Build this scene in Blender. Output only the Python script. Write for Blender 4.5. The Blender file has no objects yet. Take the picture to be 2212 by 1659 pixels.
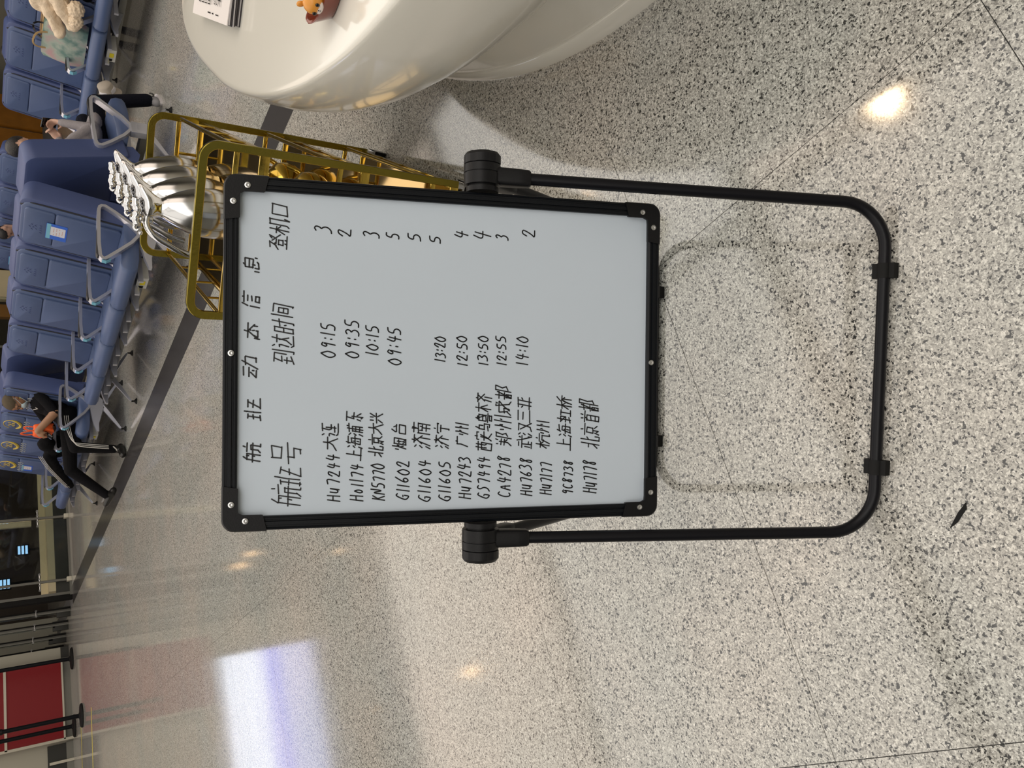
import bpy, bmesh, math, random
from mathutils import Vector, Matrix
random.seed(7)
PI = math.pi
D = bpy.data
COL = bpy.context.scene.collection
SC = bpy.context.scene

# ---------------------------------------------------------------- camera
AZ = math.radians(26.04); TILT = math.radians(34.81); EYE = 1.49
fwd = Vector((math.sin(AZ) * math.cos(TILT), math.cos(AZ) * math.cos(TILT), -math.sin(TILT)))
right = Vector((math.cos(AZ), -math.sin(AZ), 0))
down = fwd.cross(right); down = -(right.cross(fwd))
cd = D.cameras.new('camera'); cam = D.objects.new('camera', cd); COL.objects.link(cam)
# the phone lay on its side: the picture's right edge is the ground, its top edge is the viewer's right
cx = down; cy = right; cz = -fwd
cam.matrix_world = Matrix(((cx.x, cy.x, cz.x, 0), (cx.y, cy.y, cz.y, 0), (cx.z, cy.z, cz.z, EYE), (0, 0, 0, 1)))
cd.sensor_width = 36; cd.lens = 36 * 1713 / 2212; cd.clip_start = 0.05; cd.clip_end = 200
SC.camera = cam

# ---------------------------------------------------------------- world, exposure
w = D.worlds.new('world'); SC.world = w; w.use_nodes = True
w.node_tree.nodes['Background'].inputs[0].default_value = (0.55, 0.6, 0.7, 1)
w.node_tree.nodes['Background'].inputs[1].default_value = 0.12
SC.view_settings.view_transform = 'Standard'; SC.view_settings.look = 'None'
SC.view_settings.gamma = 1; SC.view_settings.use_curve_mapping = False
SC.view_settings.exposure = 0.15

def area(name, loc, size, power, color=(1, 1, 1), size_y=None, rot=(0, 0, 0)):
    l = D.lights.new(name, 'AREA'); l.energy = power; l.color = color
    l.shape = 'RECTANGLE'; l.size = size; l.size_y = size_y or size
    o = D.objects.new(name, l); COL.objects.link(o); o.location = loc; o.rotation_euler = rot
    return o
# broad area lights added as ceiling fill; those behind the camera brighten the whiteboard
CEIL = 5.2
WARM = (1.0, 0.85, 0.72); COOL = (0.84, 0.93, 1.0); NEU = (1.0, 0.95, 0.885)
for (x, y, sx, sy, pw, c) in [(-4.2, -3.3, 5.2, 4.4, 160, NEU), (1.2, -3.3, 5.2, 4.4, 165, NEU), (6.6, -3.3, 5.2, 4.4, 105, WARM),
                              (-4.2, 1.5, 5.2, 4.6, 84, NEU), (1.2, 1.5, 5.2, 4.6, 84, NEU), (6.6, 1.5, 5.2, 4.6, 105, WARM),
                              (-4.2, 6.4, 5.2, 4.6, 100, NEU), (1.2, 6.4, 5.2, 4.6, 100, NEU), (6.6, 6.4, 5.2, 4.6, 145, NEU),
                              (-4.2, 11.4, 5.2, 4.8, 105, WARM), (1.2, 11.4, 5.2, 4.8, 105, WARM), (6.6, 11.4, 5.2, 4.8, 105, WARM)]:
    area('added_ceiling_fill', (x, y, CEIL - 0.06), sx, pw, c, sy)
def spot(loc, pw, size=110, c=(1, .78, .52), r=.05):
    l = D.lights.new('downlight', 'SPOT'); l.energy = pw; l.spot_size = math.radians(size); l.spot_blend = .6; l.color = c; l.shadow_soft_size = r
    o = D.objects.new('downlight', l); COL.objects.link(o); o.location = loc
# warm accent lamp over the stand's right side
spot((3.834, 2.303, CEIL - .2), 26, 110, (1, .72, .44), .13)

# ---------------------------------------------------------------- helpers
def tag(o, label=None, cat=None, group=None, kind=None):
    if label: o['label'] = label
    if cat: o['category'] = cat
    if group: o['group'] = group
    if kind: o['kind'] = kind
    return o
def empty(name, loc=(0, 0, 0), rz=0, label=None, cat=None, group=None):
    o = D.objects.new(name, None); COL.objects.link(o); o.location = loc; o.rotation_euler = (0, 0, rz)
    o.empty_display_size = 0.1
    return tag(o, label, cat, group)
def obj(name, bm, m, parent=None, smooth=35, loc=None, keep=False):
    me = D.meshes.new(name); bm.to_mesh(me); bm.free()
    for mm in (m if isinstance(m, (list, tuple)) else [m]): me.materials.append(mm)
    if smooth:
        me.shade_smooth(); me.set_sharp_from_angle(angle=math.radians(smooth))
    o = D.objects.new(name, me); COL.objects.link(o)
    if parent: o.parent = parent
    if loc: o.location = loc
    return o
def link_copy(o, parent=None):
    c = o.copy(); COL.objects.link(c); c.parent = parent
    for ch in list(o.children): link_copy(ch, c)
    return c
def box(bm, a, b, bev=0, mat=0):
    x0, y0, z0 = a; x1, y1, z1 = b
    vs = [bm.verts.new(p) for p in ((x0,y0,z0),(x1,y0,z0),(x1,y1,z0),(x0,y1,z0),(x0,y0,z1),(x1,y0,z1),(x1,y1,z1),(x0,y1,z1))]
    fs = [bm.faces.new([vs[i] for i in f]) for f in ((0,3,2,1),(4,5,6,7),(0,1,5,4),(1,2,6,5),(2,3,7,6),(3,0,4,7))]
    for f in fs: f.material_index = mat
    if bev:
        es = set(e for f in fs for e in f.edges)
        bmesh.ops.bevel(bm, geom=list(es), offset=bev, segments=2, profile=0.6, affect='EDGES')
    return vs
def rings(bm, rs, cap=True, closed=True, mat=0):
    """skin a list of rings of equal length"""
    V = [[bm.verts.new(p) for p in r] for r in rs]
    n = len(V[0])
    for a, b in zip(V, V[1:]):
        for i in range(n if closed else n - 1):
            j = (i + 1) % n
            f = bm.faces.new((a[i], a[j], b[j], b[i])); f.material_index = mat
    if cap:
        for r, rev in ((V[0], True), (V[-1], False)):
            f = bm.faces.new(list(reversed(r)) if rev else r); f.material_index = mat
    return V
def frames(path, up=Vector((0, 0, 1)), closed=False):
    out = []; n = len(path)
    for i, p in enumerate(path):
        a = path[(i - 1) % n] if (closed or i > 0) else path[i]
        b = path[(i + 1) % n] if (closed or i < n - 1) else path[i]
        t = (Vector(b) - Vector(a)).normalized()
        u = up
        if abs(t.dot(u)) > 0.98: u = Vector((1, 0, 0)) if abs(t.x) < 0.9 else Vector((0, 1, 0))
        s = t.cross(u).normalized(); v = s.cross(t).normalized()
        out.append((Vector(p), s, v, t))
    return out
def tube(bm, path, r, n=10, closed=False, up=Vector((0, 0, 1)), mat=0):
    fr = frames(path, up, closed); rs = []
    for i, (p, s, v, t) in enumerate(fr):
        rr = r[i] if isinstance(r, (list, tuple)) else r
        rs.append([p + s * (rr * math.cos(2 * PI * k / n)) + v * (rr * math.sin(2 * PI * k / n)) for k in range(n)])
    if closed: rs.append(rs[0]); V = rings(bm, rs, cap=False, mat=mat); bmesh.ops.remove_doubles(bm, verts=bm.verts, dist=1e-6)
    else: rings(bm, rs, mat=mat)
def strip(bm, path, w, t, closed=False, up=Vector((0, 0, 1)), mat=0):
    """flat bar: w across (along s), t thick"""
    fr = frames(path, up, closed); rs = []
    for p, s, v, _ in fr:
        rs.append([p + s * w / 2 + v * t / 2, p - s * w / 2 + v * t / 2, p - s * w / 2 - v * t / 2, p + s * w / 2 - v * t / 2])
    if closed: rs.append(rs[0]); rings(bm, rs, cap=False, mat=mat); bmesh.ops.remove_doubles(bm, verts=bm.verts, dist=1e-6)
    else: rings(bm, rs, mat=mat)
def cyl(bm, a, b, r, n=16, r2=None, mat=0):
    tube(bm, [Vector(a), Vector(b)], [r, r2 if r2 is not None else r], n, mat=mat)
def lathe(bm, prof, n=24, c=(0, 0, 0), mat=0):
    rs = [[(c[0] + r * math.cos(2*PI*k/n), c[1] + r * math.sin(2*PI*k/n), c[2] + z) for k in range(n)] for r, z in prof]
    rings(bm, rs, mat=mat)
def chaikin(pts, it=2, closed=False):
    pts = [Vector(p) for p in pts]
    for _ in range(it):
        q = []
        n = len(pts)
        rng = range(n) if closed else range(n - 1)
        if not closed: q.append(pts[0])
        for i in rng:
            a, b = pts[i], pts[(i + 1) % n]
            q += [a * .75 + b * .25, a * .25 + b * .75]
        if not closed: q.append(pts[-1])
        pts = q
    return pts
def ball(bm, c, r, sub=2, mat=0, rot=None):
    res = bmesh.ops.create_icosphere(bm, subdivisions=sub, radius=1)
    r = r if isinstance(r, (tuple, list)) else (r, r, r)
    for v in res['verts']:
        p = Vector((v.co.x * r[0], v.co.y * r[1], v.co.z * r[2]))
        if rot: p = rot @ p
        v.co = p + Vector(c)
    for f in set(f for v in res['verts'] for f in v.link_faces): f.material_index = mat
    return res['verts']
def rrect(w, h, r, n=6, rb=None):
    """rounded rectangle outline (u,v); r = top radius, rb = bottom radius"""
    rb = r if rb is None else rb; o = []
    for (cx_, cy_, a0, rr) in ((w/2 - r, h - r, 0, r), (-w/2 + r, h - r, 90, r), (-w/2 + rb, rb, 180, rb), (w/2 - rb, rb, 270, rb)):
        for k in range(n + 1):
            a = math.radians(a0 + 90 * k / n); o.append((cx_ + rr * math.cos(a), cy_ + rr * math.sin(a)))
    return o

# ---------------------------------------------------------------- materials
def mat(name, color, rough=0.5, metal=0.0, bump=0, bscale=50, spec=0.5, emit=None, estr=0, var=0, vscale=4, alpha=1, trans=0, coat=0, ior=1.5):
    m = D.materials.new(name); m.use_nodes = True; nt = m.node_tree; b = nt.nodes['Principled BSDF']
    b.inputs['Base Color'].default_value = (*color, 1); b.inputs['Roughness'].default_value = rough
    b.inputs['Metallic'].default_value = metal; b.inputs['Specular IOR Level'].default_value = spec
    b.inputs['IOR'].default_value = ior
    if coat: b.inputs['Coat Weight'].default_value = coat; b.inputs['Coat Roughness'].default_value = 0.05
    if emit: b.inputs['Emission Color'].default_value = (*emit, 1); b.inputs['Emission Strength'].default_value = estr
    if trans: b.inputs['Transmission Weight'].default_value = trans
    tc = nt.nodes.new('ShaderNodeTexCoord')
    if var:
        nz = nt.nodes.new('ShaderNodeTexNoise'); nz.inputs['Scale'].default_value = vscale; nz.inputs['Detail'].default_value = 6
        nt.links.new(tc.outputs['Object'], nz.inputs['Vector'])
        mx = nt.nodes.new('ShaderNodeMix'); mx.data_type = 'RGBA'
        mx.inputs['A'].default_value = (*[c * (1 - var) for c in color], 1); mx.inputs['B'].default_value = (*[min(1, c * (1 + var)) for c in color], 1)
        nt.links.new(nz.outputs['Fac'], mx.inputs['Factor']); nt.links.new(mx.outputs['Result'], b.inputs['Base Color'])
    if bump:
        nz = nt.nodes.new('ShaderNodeTexNoise'); nz.inputs['Scale'].default_value = bscale; nz.inputs['Detail'].default_value = 4
        nt.links.new(tc.outputs['Object'], nz.inputs['Vector'])
        bp = nt.nodes.new('ShaderNodeBump'); bp.inputs['Strength'].default_value = bump; bp.inputs['Distance'].default_value = 0.01
        nt.links.new(nz.outputs['Fac'], bp.inputs['Height']); nt.links.new(bp.outputs['Normal'], b.inputs['Normal'])
    return m

def granite():
    m = D.materials.new('polished_granite'); m.use_nodes = True; nt = m.node_tree; N = nt.nodes; L = nt.links; b = N['Principled BSDF']
    geo = N.new('ShaderNodeNewGeometry')
    def vor(scale, rnd=1):
        v = N.new('ShaderNodeTexVoronoi'); v.inputs['Scale'].default_value = scale; v.inputs['Randomness'].default_value = rnd
        return v
    # wobble the coordinates so grains are ragged
    nz = N.new('ShaderNodeTexNoise'); nz.inputs['Scale'].default_value = 200; nz.inputs['Detail'].default_value = 2
    L.new(geo.outputs['Position'], nz.inputs['Vector'])
    ma = N.new('ShaderNodeVectorMath'); ma.operation = 'MULTIPLY_ADD'; ma.inputs[1].default_value = (.0075, .0075, .0075)
    L.new(nz.outputs['Color'], ma.inputs[0]); L.new(geo.outputs['Position'], ma.inputs[2])
    v1 = vor(285); v2 = vor(165); v3 = vor(450)
    for v in (v1, v2, v3): L.new(ma.outputs[0], v.inputs['Vector'])
    sx = N.new('ShaderNodeSeparateColor'); L.new(v1.outputs['Color'], sx.inputs[0])
    r1 = N.new('ShaderNodeValToRGB'); r1.color_ramp.interpolation = 'CONSTANT'
    e = r1.color_ramp.elements
    cols = [(0, (.05, .05, .05)), (.055, (.22, .215, .205)), (.14, (.37, .365, .35)), (.36, (.48, .475, .455)), (.64, (.59, .585, .56)), (.86, (.74, .735, .71))]
    e[0].position = 0; e[0].color = (*cols[0][1], 1); e[1].position = cols[1][0]; e[1].color = (*cols[1][1], 1)
    for p, c in cols[2:]: q = e.new(p); q.color = (*c, 1)
    L.new(sx.outputs['Red'], r1.inputs['Fac'])
    s3 = N.new('ShaderNodeSeparateColor'); L.new(v3.outputs['Color'], s3.inputs[0])
    r3 = N.new('ShaderNodeValToRGB'); r3.color_ramp.interpolation = 'CONSTANT'
    e = r3.color_ramp.elements; e[0].color = (.62, .62, .62, 1); e[1].position = .25; e[1].color = (1, 1, 1, 1); q = e.new(.8); q.color = (1.12, 1.12, 1.12, 1)
    L.new(s3.outputs['Green'], r3.inputs['Fac'])
    mu = N.new('ShaderNodeMix'); mu.data_type = 'RGBA'; mu.blend_type = 'MULTIPLY'; mu.inputs['Factor'].default_value = 1
    L.new(r1.outputs[0], mu.inputs['A']); L.new(r3.outputs[0], mu.inputs['B'])
    # big black mica flecks
    s2 = N.new('ShaderNodeSeparateColor'); L.new(v2.outputs['Color'], s2.inputs[0])
    lt = N.new('ShaderNodeMath'); lt.operation = 'LESS_THAN'; lt.inputs[1].default_value = 0.06; L.new(s2.outputs['Blue'], lt.inputs[0])
    m2 = N.new('ShaderNodeMix'); m2.data_type = 'RGBA'; m2.inputs['B'].default_value = (.028, .029, .03, 1)
    L.new(lt.outputs[0], m2.inputs['Factor']); L.new(mu.outputs['Result'], m2.inputs['A'])
    # slow tint drift of the stone
    n2 = N.new('ShaderNodeTexNoise'); n2.inputs['Scale'].default_value = 1.3; n2.inputs['Detail'].default_value = 3; L.new(geo.outputs['Position'], n2.inputs['Vector'])
    r4 = N.new('ShaderNodeValToRGB'); e = r4.color_ramp.elements; e[0].position = .35; e[0].color = (.75, .765, .735, 1); e[1].position = .65; e[1].color = (.86, .81, .755, 1)
    L.new(n2.outputs['Fac'], r4.inputs['Fac'])
    m3 = N.new('ShaderNodeMix'); m3.data_type = 'RGBA'; m3.blend_type = 'MULTIPLY'; m3.inputs['Factor'].default_value = 1
    L.new(m2.outputs['Result'], m3.inputs['A']); L.new(r4.outputs[0], m3.inputs['B'])
    L.new(m3.outputs['Result'], b.inputs['Base Color'])
    b.inputs['Roughness'].default_value = 0.13; b.inputs['IOR'].default_value = 1.78
    n5 = N.new('ShaderNodeTexNoise'); n5.inputs['Scale'].default_value = 3.2; n5.inputs['Detail'].default_value = 5; L.new(geo.outputs['Position'], n5.inputs['Vector'])
    mr = N.new('ShaderNodeMapRange'); mr.inputs['To Min'].default_value = .05; mr.inputs['To Max'].default_value = .12
    L.new(n5.outputs['Fac'], mr.inputs['Value']); L.new(mr.outputs[0], b.inputs['Roughness'])
    return m

M = dict(
 granite=granite(),
 band=mat('dark_stone', (.045, .042, .042), .20, var=.25, vscale=30),
 grout=mat('grout', (.16, .16, .16), .8),
 board=mat('enamel_white', (.515, .58, .655), .16, spec=.5, var=.025, vscale=5, bump=.012, bscale=14),
 ink=mat('marker_ink', (.008, .008, .010), .4),
 bframe=mat('black_anodised', (.005, .006, .008), .38, bump=.03, bscale=300, spec=.18),
 plastic=mat('black_plastic', (.007, .007, .008), .42, bump=.05, bscale=400, spec=.2),
 tubeb=mat('black_enamel_tube', (.004, .004, .006), .34, spec=.2),
 steel=mat('screw_steel', (.55, .55, .55), .3, 1),
 chrome=mat('chrome', (.60, .60, .61), .06, 1),
 brushed=mat('brushed_steel', (.60, .60, .60), .16, 1),
 gold=mat('gold_plate', (.55, .38, .07), .13, 1, bump=.02, bscale=60),
 goldflat=mat('gold_flat', (.29, .23, .040), .22, 1, bump=.05, bscale=90),
 goldmirror=mat('gold_mirror', (.62, .46, .20), .04, 1),
 gel=mat('white_gelcoat', (.66, .64, .575), .16, var=.02, vscale=3, coat=.3),
 leather=mat('blue_leatherette', (.066, .100, .205), .42, bump=.06, bscale=260, var=.08, vscale=5),
 leather2=mat('blue_shell', (.048, .070, .178), .5, var=.05),
 piping=mat('dark_piping', (.006, .008, .016), .6),
 alu=mat('satin_aluminium', (.60, .61, .68), .28, .7),
 pad=mat('black_armpad', (.02, .02, .022), .45),
 rubber=mat('black_rubber', (.006, .006, .006), .7, spec=.2),
 white=mat('white_plastic', (.6, .6, .57), .5),
 yellow=mat('yellow_label', (.75, .62, .02), .5),
 cyan=mat('cyan_label', (.16, .42, .55), .35),
 card=mat('white_card', (.62, .62, .66), .35),
 blue=mat('blue_card', (.03, .12, .55), .3),
 print_grey=mat('print_grey', (.12, .11, .12), .6),
 print_red=mat('print_red', (.55, .22, .14), .6),
 print_gold=mat('print_gold', (.62, .45, .06), .45),
 print_light=mat('print_light', (.50, .50, .47), .5),
 black_cloth=mat('black_cloth', (.004, .004, .005), .9, bump=.3, bscale=60, spec=.15),
 stripe=mat('white_stripe', (.66, .64, .60), .7),
 skin=mat('skin', (.34, .18, .10), .5, var=.08, vscale=20),
 skin2=mat('skin_pale', (.55, .33, .24), .5, var=.06, vscale=20),
 stubble=mat('cropped_hair', (.075, .055, .03), .8, bump=.3, bscale=400, var=.3, vscale=40),
 hair=mat('black_hair', (.012, .010, .010), .45, bump=.4, bscale=120),
 mask=mat('mask_blue', (.48, .62, .66), .7),
 orange=mat('orange_nonwoven', (.85, .12, .015), .6, bump=.1, bscale=200),
 greycloth=mat('grey_fleece', (.26, .24, .25), .9, bump=.3, bscale=120, var=.15, vscale=40),
 denim=mat('navy_trousers', (.005, .006, .012), .9, bump=.3, bscale=70, spec=.15),
 shoe_grey=mat('grey_suede', (.27, .27, .29), .7),
 sole=mat('white_sole', (.62, .60, .62), .5),
 blackshoe=mat('black_shoe', (.010, .009, .008), .3),
 phone=mat('phone_black', (.006, .006, .007), .12),
 cream=mat('cream_fleece', (.68, .55, .40), .95, bump=.6, bscale=60, var=.08, vscale=20),
 basket=mat('wicker', (.20, .12, .055), .7, bump=.5, bscale=120, var=.4, vscale=60),
 tanleather=mat('tan_leather', (.45, .30, .13), .5),
 hat=mat('beige_canvas', (.34, .30, .25), .85, bump=.1, bscale=200),
 khaki=mat('khaki_cloth', (.40, .30, .16), .85, bump=.2, bscale=60),
 paper=mat('paper', (.66, .62, .60), .75),
 newsprint=mat('grey_newsprint', (.40, .38, .38), .8),
 magdark=mat('dark_pages', (.03, .025, .03), .5),
 toy=mat('toy_orange', (.66, .27, .035), .35, var=.1, vscale=60),
 toywhite=mat('toy_white', (.75, .66, .62), .35),
 toyblack=mat('toy_black', (.006, .006, .006), .15),
 tray=mat('red_brown_glaze', (.19, .035, .018), .16, coat=.5),
 wallpale=mat('pale_panel', (.36, .35, .29), .6, var=.04, vscale=1),
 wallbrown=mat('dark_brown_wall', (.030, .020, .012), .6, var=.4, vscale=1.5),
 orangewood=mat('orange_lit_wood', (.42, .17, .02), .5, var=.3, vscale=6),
 darkpanel=mat('dark_grey_panel', (.020, .021, .018), .6),
 greymetal=mat('grey_metal', (.22, .22, .20), .35, .6),
 ledge=mat('cream_ledge', (.78, .68, .45), .6, var=.12, vscale=3),
 glass=mat('window_glass', (.75, .80, .78), .02, trans=1, ior=1.45),
 red=mat('red_backlit_panel', (.12, .003, .006), .35, emit=(.75, .01, .02), estr=.045),
 whitetrim=mat('white_trim', (.5, .48, .40), .4),
 lineyellow=mat('yellow_floor_tape', (.62, .52, .06), .5),
 ceiling=mat('ceiling_paint', (.42, .41, .39), .8),
 lamp=mat('downlight_lens', (1, .8, .5), .5, emit=(1, .62, .30), estr=36),
 screenw=mat('screen_white', (.02, .02, .02), .4, emit=(.80, .86, 1.0), estr=2.6),
 screenb=mat('screen_blue', (.02, .02, .02), .4, emit=(.30, .32, 1.0), estr=2.2),
 screenl=mat('screen_pale', (.02, .02, .02), .4, emit=(.62, .66, 1.0), estr=1.9),
 screenc=mat('monitor_cyan', (.02, .02, .02), .4, emit=(.35, .65, 1.0), estr=1.1),
)
def totemat():
    m = mat('pastel_print_canvas', (.30, .38, .34), .7, bump=.1, bscale=150); nt = m.node_tree; b = nt.nodes['Principled BSDF']
    tc = nt.nodes.new('ShaderNodeTexCoord'); nz = nt.nodes.new('ShaderNodeTexNoise'); nz.inputs['Scale'].default_value = 7; nz.inputs['Detail'].default_value = 3
    cr = nt.nodes.new('ShaderNodeValToRGB'); e = cr.color_ramp.elements
    e[0].position = .36; e[0].color = (.14, .24, .21, 1); e[1].position = .64; e[1].color = (.46, .30, .30, 1)
    q = e.new(.5); q.color = (.36, .42, .36, 1)
    nt.links.new(tc.outputs['Object'], nz.inputs['Vector']); nt.links.new(nz.outputs['Fac'], cr.inputs['Fac']); nt.links.new(cr.outputs[0], b.inputs['Base Color'])
    return m
M['tote'] = totemat()

# ---------------------------------------------------------------- the hall: floor
fl = obj('floor', (lambda b: (box(b, (-12, -6, -.20), (16, 30, -.006)), b)[1])(bmesh.new()), M['grout'], smooth=0); tag(fl, kind='structure')
cols_ = []
x = 3.20
edges = [3.20, 2.12, .92, -.28, -1.48, -2.68, -3.88, -5.08, -6.28]
cols_ += [(edges[i + 1], edges[i]) for i in range(len(edges) - 1)]
cols_ += [(3.50 + 1.2 * k, 4.70 + 1.2 * k) for k in range(7)]
rows_ = [(.313 + .9 * k, .313 + .9 * (k + 1)) for k in range(-4, 27)]
tiles = []
for cx0, cx1 in cols_:
    for ry0, ry1 in rows_:
        # keep only slabs near what the lens takes in first
        mx_, my_ = (cx0 + cx1) / 2, (ry0 + ry1) / 2
        tiles.append((mx_ * mx_ + my_ * my_, cx0, cx1, ry0, ry1))
def inview(t):
    x, y = (t[1] + t[2]) / 2, (t[3] + t[4]) / 2
    f = x * math.sin(AZ) + y * math.cos(AZ); s = x * math.cos(AZ) - y * math.sin(AZ)
    return -.8 < f < 18 and abs(s) < .62 * f + 1.6
tiles.sort(key=lambda t: (not inview(t), t[0]))
G = .0009
mesh_by = {}
rest = bmesh.new()
for i, (d_, a, b_, c, e_) in enumerate(tiles):
    if i < 290:
        key = round(b_ - a, 3)
        if key not in mesh_by:
            bm = bmesh.new(); box(bm, (-(b_ - a) / 2 + G, -.45 + G, -.02), ((b_ - a) / 2 - G, .45 - G, 0)); 
            me = D.meshes.new('floor_tile'); bm.to_mesh(me); bm.free(); me.materials.append(M['granite']); mesh_by[key] = me
        o = D.objects.new('floor_tile', mesh_by[key]); COL.objects.link(o); o.parent = fl; o.location = ((a + b_) / 2, (c + e_) / 2, 0)
    else: box(rest, (a + G, c + G, -.02), (b_ - G, e_ - G, 0))
tag(obj('floor_tile', rest, M['granite'], fl, smooth=0), kind='stuff')
bm = bmesh.new()
box(bm, (3.20 + G, -3.3, -.02), (3.50 - G, 14.66, .0)); obj('floor_inlay_band', bm, M['band'], fl, smooth=0)
def tape(a, b, wd):
    bm = bmesh.new(); a = Vector((*a, .0012)); b = Vector((*b, .0012)); strip(bm, [a, b], wd, .0012)
    return obj('floor_tape', bm, M['lineyellow'], fl, smooth=0)
tape((1.401, 13.105), (.2, 13.36), .045); tape((1.30, 14.42), (.2, 14.6), .035)

# ---------------------------------------------------------------- ceiling and walls
bm = bmesh.new(); box(bm, (-12, -6, CEIL), (16, 30, CEIL + .2)); tag(obj('ceiling', bm, M['ceiling'], smooth=0), kind='structure')
def slab(name, a, b, m, parent=None, kind='structure', bev=0):
    bm = bmesh.new(); box(bm, a, b, bev); o = obj(name, bm, m, parent, smooth=0)
    if parent is None: tag(o, kind=kind)
    return o
slab('wall_right', (16, -6, -.2), (16.2, 30, CEIL), M['wallpale'])
slab('wall_left', (-12.2, -6, -.2), (-12, 30, CEIL), M['wallpale'])
slab('wall_front', (-12, -6.2, -.2), (16, -6, CEIL), M['wallpale'])
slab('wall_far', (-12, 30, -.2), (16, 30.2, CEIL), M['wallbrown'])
slab('wall_back', (-12, 15.62, 0), (2.72, 15.8, CEIL), M['wallpale'])
slab('wall_side', (2.72, 17.4, 0), (3.6, 17.6, CEIL), M['wallpale'])
# dark skirting under the pale wall
slab('baseboard_back', (1.28, 15.59, 0), (2.72, 15.618, .12), M['darkpanel'])
slab('trim_1', (-2.0, 15.58, 0), (1.22, 15.618, .10), M['greymetal'])
slab('trim_2', (.3, 15.585, .10), (1.21, 15.618, .36), M['darkpanel'])
slab('trim_3', (.92, 15.55, .0), (.96, 15.578, .34), M['whitetrim'])

# glass front on the right
gw = empty('window_1', (0, 14.7, 0)); tag(gw, kind='structure')
slab('base_panel', (3.36, 14.72, 0), (9.6, 14.80, .215), M['darkpanel'], gw).location = (0, -14.7, 0)
slab('base_channel', (3.36, 14.64, 0), (9.6, 14.72, .03), M['greymetal'], gw).location = (0, -14.7, 0)
slab('inner_ledge', (3.50, 14.86, .20), (9.6, 15.16, .31), M['ledge'], gw).location = (0, -14.7, 0)
slab('ledge_upstand', (3.50, 15.10, .31), (9.6, 15.16, .40), M['ledge'], gw).location = (0, -14.7, 0)
slab('ledge_bracket', (3.44, 14.84, .16), (9.6, 14.86, .21), M['greymetal'], gw).location = (0, -14.7, 0)
for k in range(5):
    x0 = 3.62 + 1.07 * k
    bm = bmesh.new(); box(bm, (x0 + .03, -.01, .04), (x0 + 1.04, .004, 2.9)); obj('glass_pane', bm, M['glass'], gw, smooth=0)
    bm = bmesh.new(); box(bm, (x0 - .018, -.05, .03), (x0 + .018, -.012, 2.95), .004); pst = obj('steel_post', bm, M['greymetal'], gw)
    bm = bmesh.new(); box(bm, (x0 - .035, -.09, 0), (x0 + .035, .0, .07), .006); obj('post_shoe', bm, M['whitetrim'], pst)
    bm = bmesh.new()
    for sx_ in (-1, 1):
        cyl(bm, (x0 + .012 * sx_, -.04, .45), (x0 + .13 * sx_, -.03, .45), .008, 8)
        for q in (.05, .13): cyl(bm, (x0 + q * sx_, -.045, .45), (x0 + q * sx_, -.012, .45), .017, 10)
    obj('spider_fitting', bm, M['steel'], pst)
# corner post and folded glass doors
bm = bmesh.new(); box(bm, (3.30, 14.66, 0), (3.37, 14.78, 3.0), .004); o = obj('trim_4', bm, M['rubber']); tag(o, kind='structure')
bm = bmesh.new(); box(bm, (3.385, 14.70, 0), (3.43, 14.78, 3.0), .004); o = obj('trim_5', bm, M['greymetal']); tag(o, kind='structure')
for i, (px, py) in enumerate(((3.235, 15.05), (3.10, 15.45), (2.98, 15.9), (2.86, 16.35))):
    dr = empty('door_%d' % (i + 1), (px, py, 0)); tag(dr, kind='structure')
    bm = bmesh.new(); box(bm, (-.075, 0, .20), (-.055, .012, 2.8)); obj('door_glass', bm, M['glass'], dr, smooth=0)
    bm = bmesh.new(); box(bm, (-.052, -.01, .0), (-.010, .06, 2.9), .004); obj('door_stile', bm, M['greymetal'], dr)
    bm = bmesh.new(); box(bm, (-.008, -.005, .0), (.014, .03, 2.9), .002); obj('door_seal', bm, M['rubber'], dr)
    bm = bmesh.new(); box(bm, (-.13, .0, .0), (.03, .05, .20 + .03 * i), .004); obj('bottom_rail', bm, M['darkpanel'], dr)
    bm = bmesh.new(); cyl(bm, (-.07, -.02, .49), (.02, -.02, .49), .008, 8); cyl(bm, (-.07, -.035, .49), (-.07, .01, .49), .016, 10); cyl(bm, (.015, -.035, .49), (.015, .01, .49), .016, 10)
    obj('glass_clamp', bm, M['steel'], dr)
# things seen dimly behind the glass
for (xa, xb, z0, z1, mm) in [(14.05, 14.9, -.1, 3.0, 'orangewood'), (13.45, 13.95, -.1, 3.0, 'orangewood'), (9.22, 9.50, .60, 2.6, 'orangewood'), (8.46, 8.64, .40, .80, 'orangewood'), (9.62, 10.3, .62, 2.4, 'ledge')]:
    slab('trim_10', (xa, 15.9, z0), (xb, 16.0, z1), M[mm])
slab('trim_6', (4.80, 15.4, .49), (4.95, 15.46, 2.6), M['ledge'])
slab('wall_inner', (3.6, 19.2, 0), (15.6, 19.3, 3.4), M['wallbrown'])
for (x0, x1, z0, z1) in ((5.4, 6.3, .9, 1.06), (6.7, 7.6, .82, 1.0), (8.2, 9.6, .55, 1.35)):
    pass
def monitor(x, y, z, w_, h_, label):
    e = empty('monitor', (x, y, z), label=label, cat='monitor', group='lit monitors behind the glass')
    bm = bmesh.new(); box(bm, (-w_/2 - .02, 0, -.02), (w_/2 + .02, .04, h_ + .02), .004); obj('casing', bm, M['rubber'], e)
    for k in range(3):
        bm = bmesh.new(); box(bm, (-w_/2, -.006, h_ * (k / 3 + .03)), (w_/2, -.002, h_ * (k / 3 + .25))); obj('screen', bm, M['screenc'], e, smooth=0)
    bm = bmesh.new(); cyl(bm, (0, .02, -z), (0, .02, 0), .02); box(bm, (-.12, -.08, -z), (.12, .12, -z + .02)); obj('stand', bm, M['rubber'], e)
monitor(4.62, 16.2, .50, .15, .17, 'lit monitor behind the glass wall, right one of two')
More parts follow.
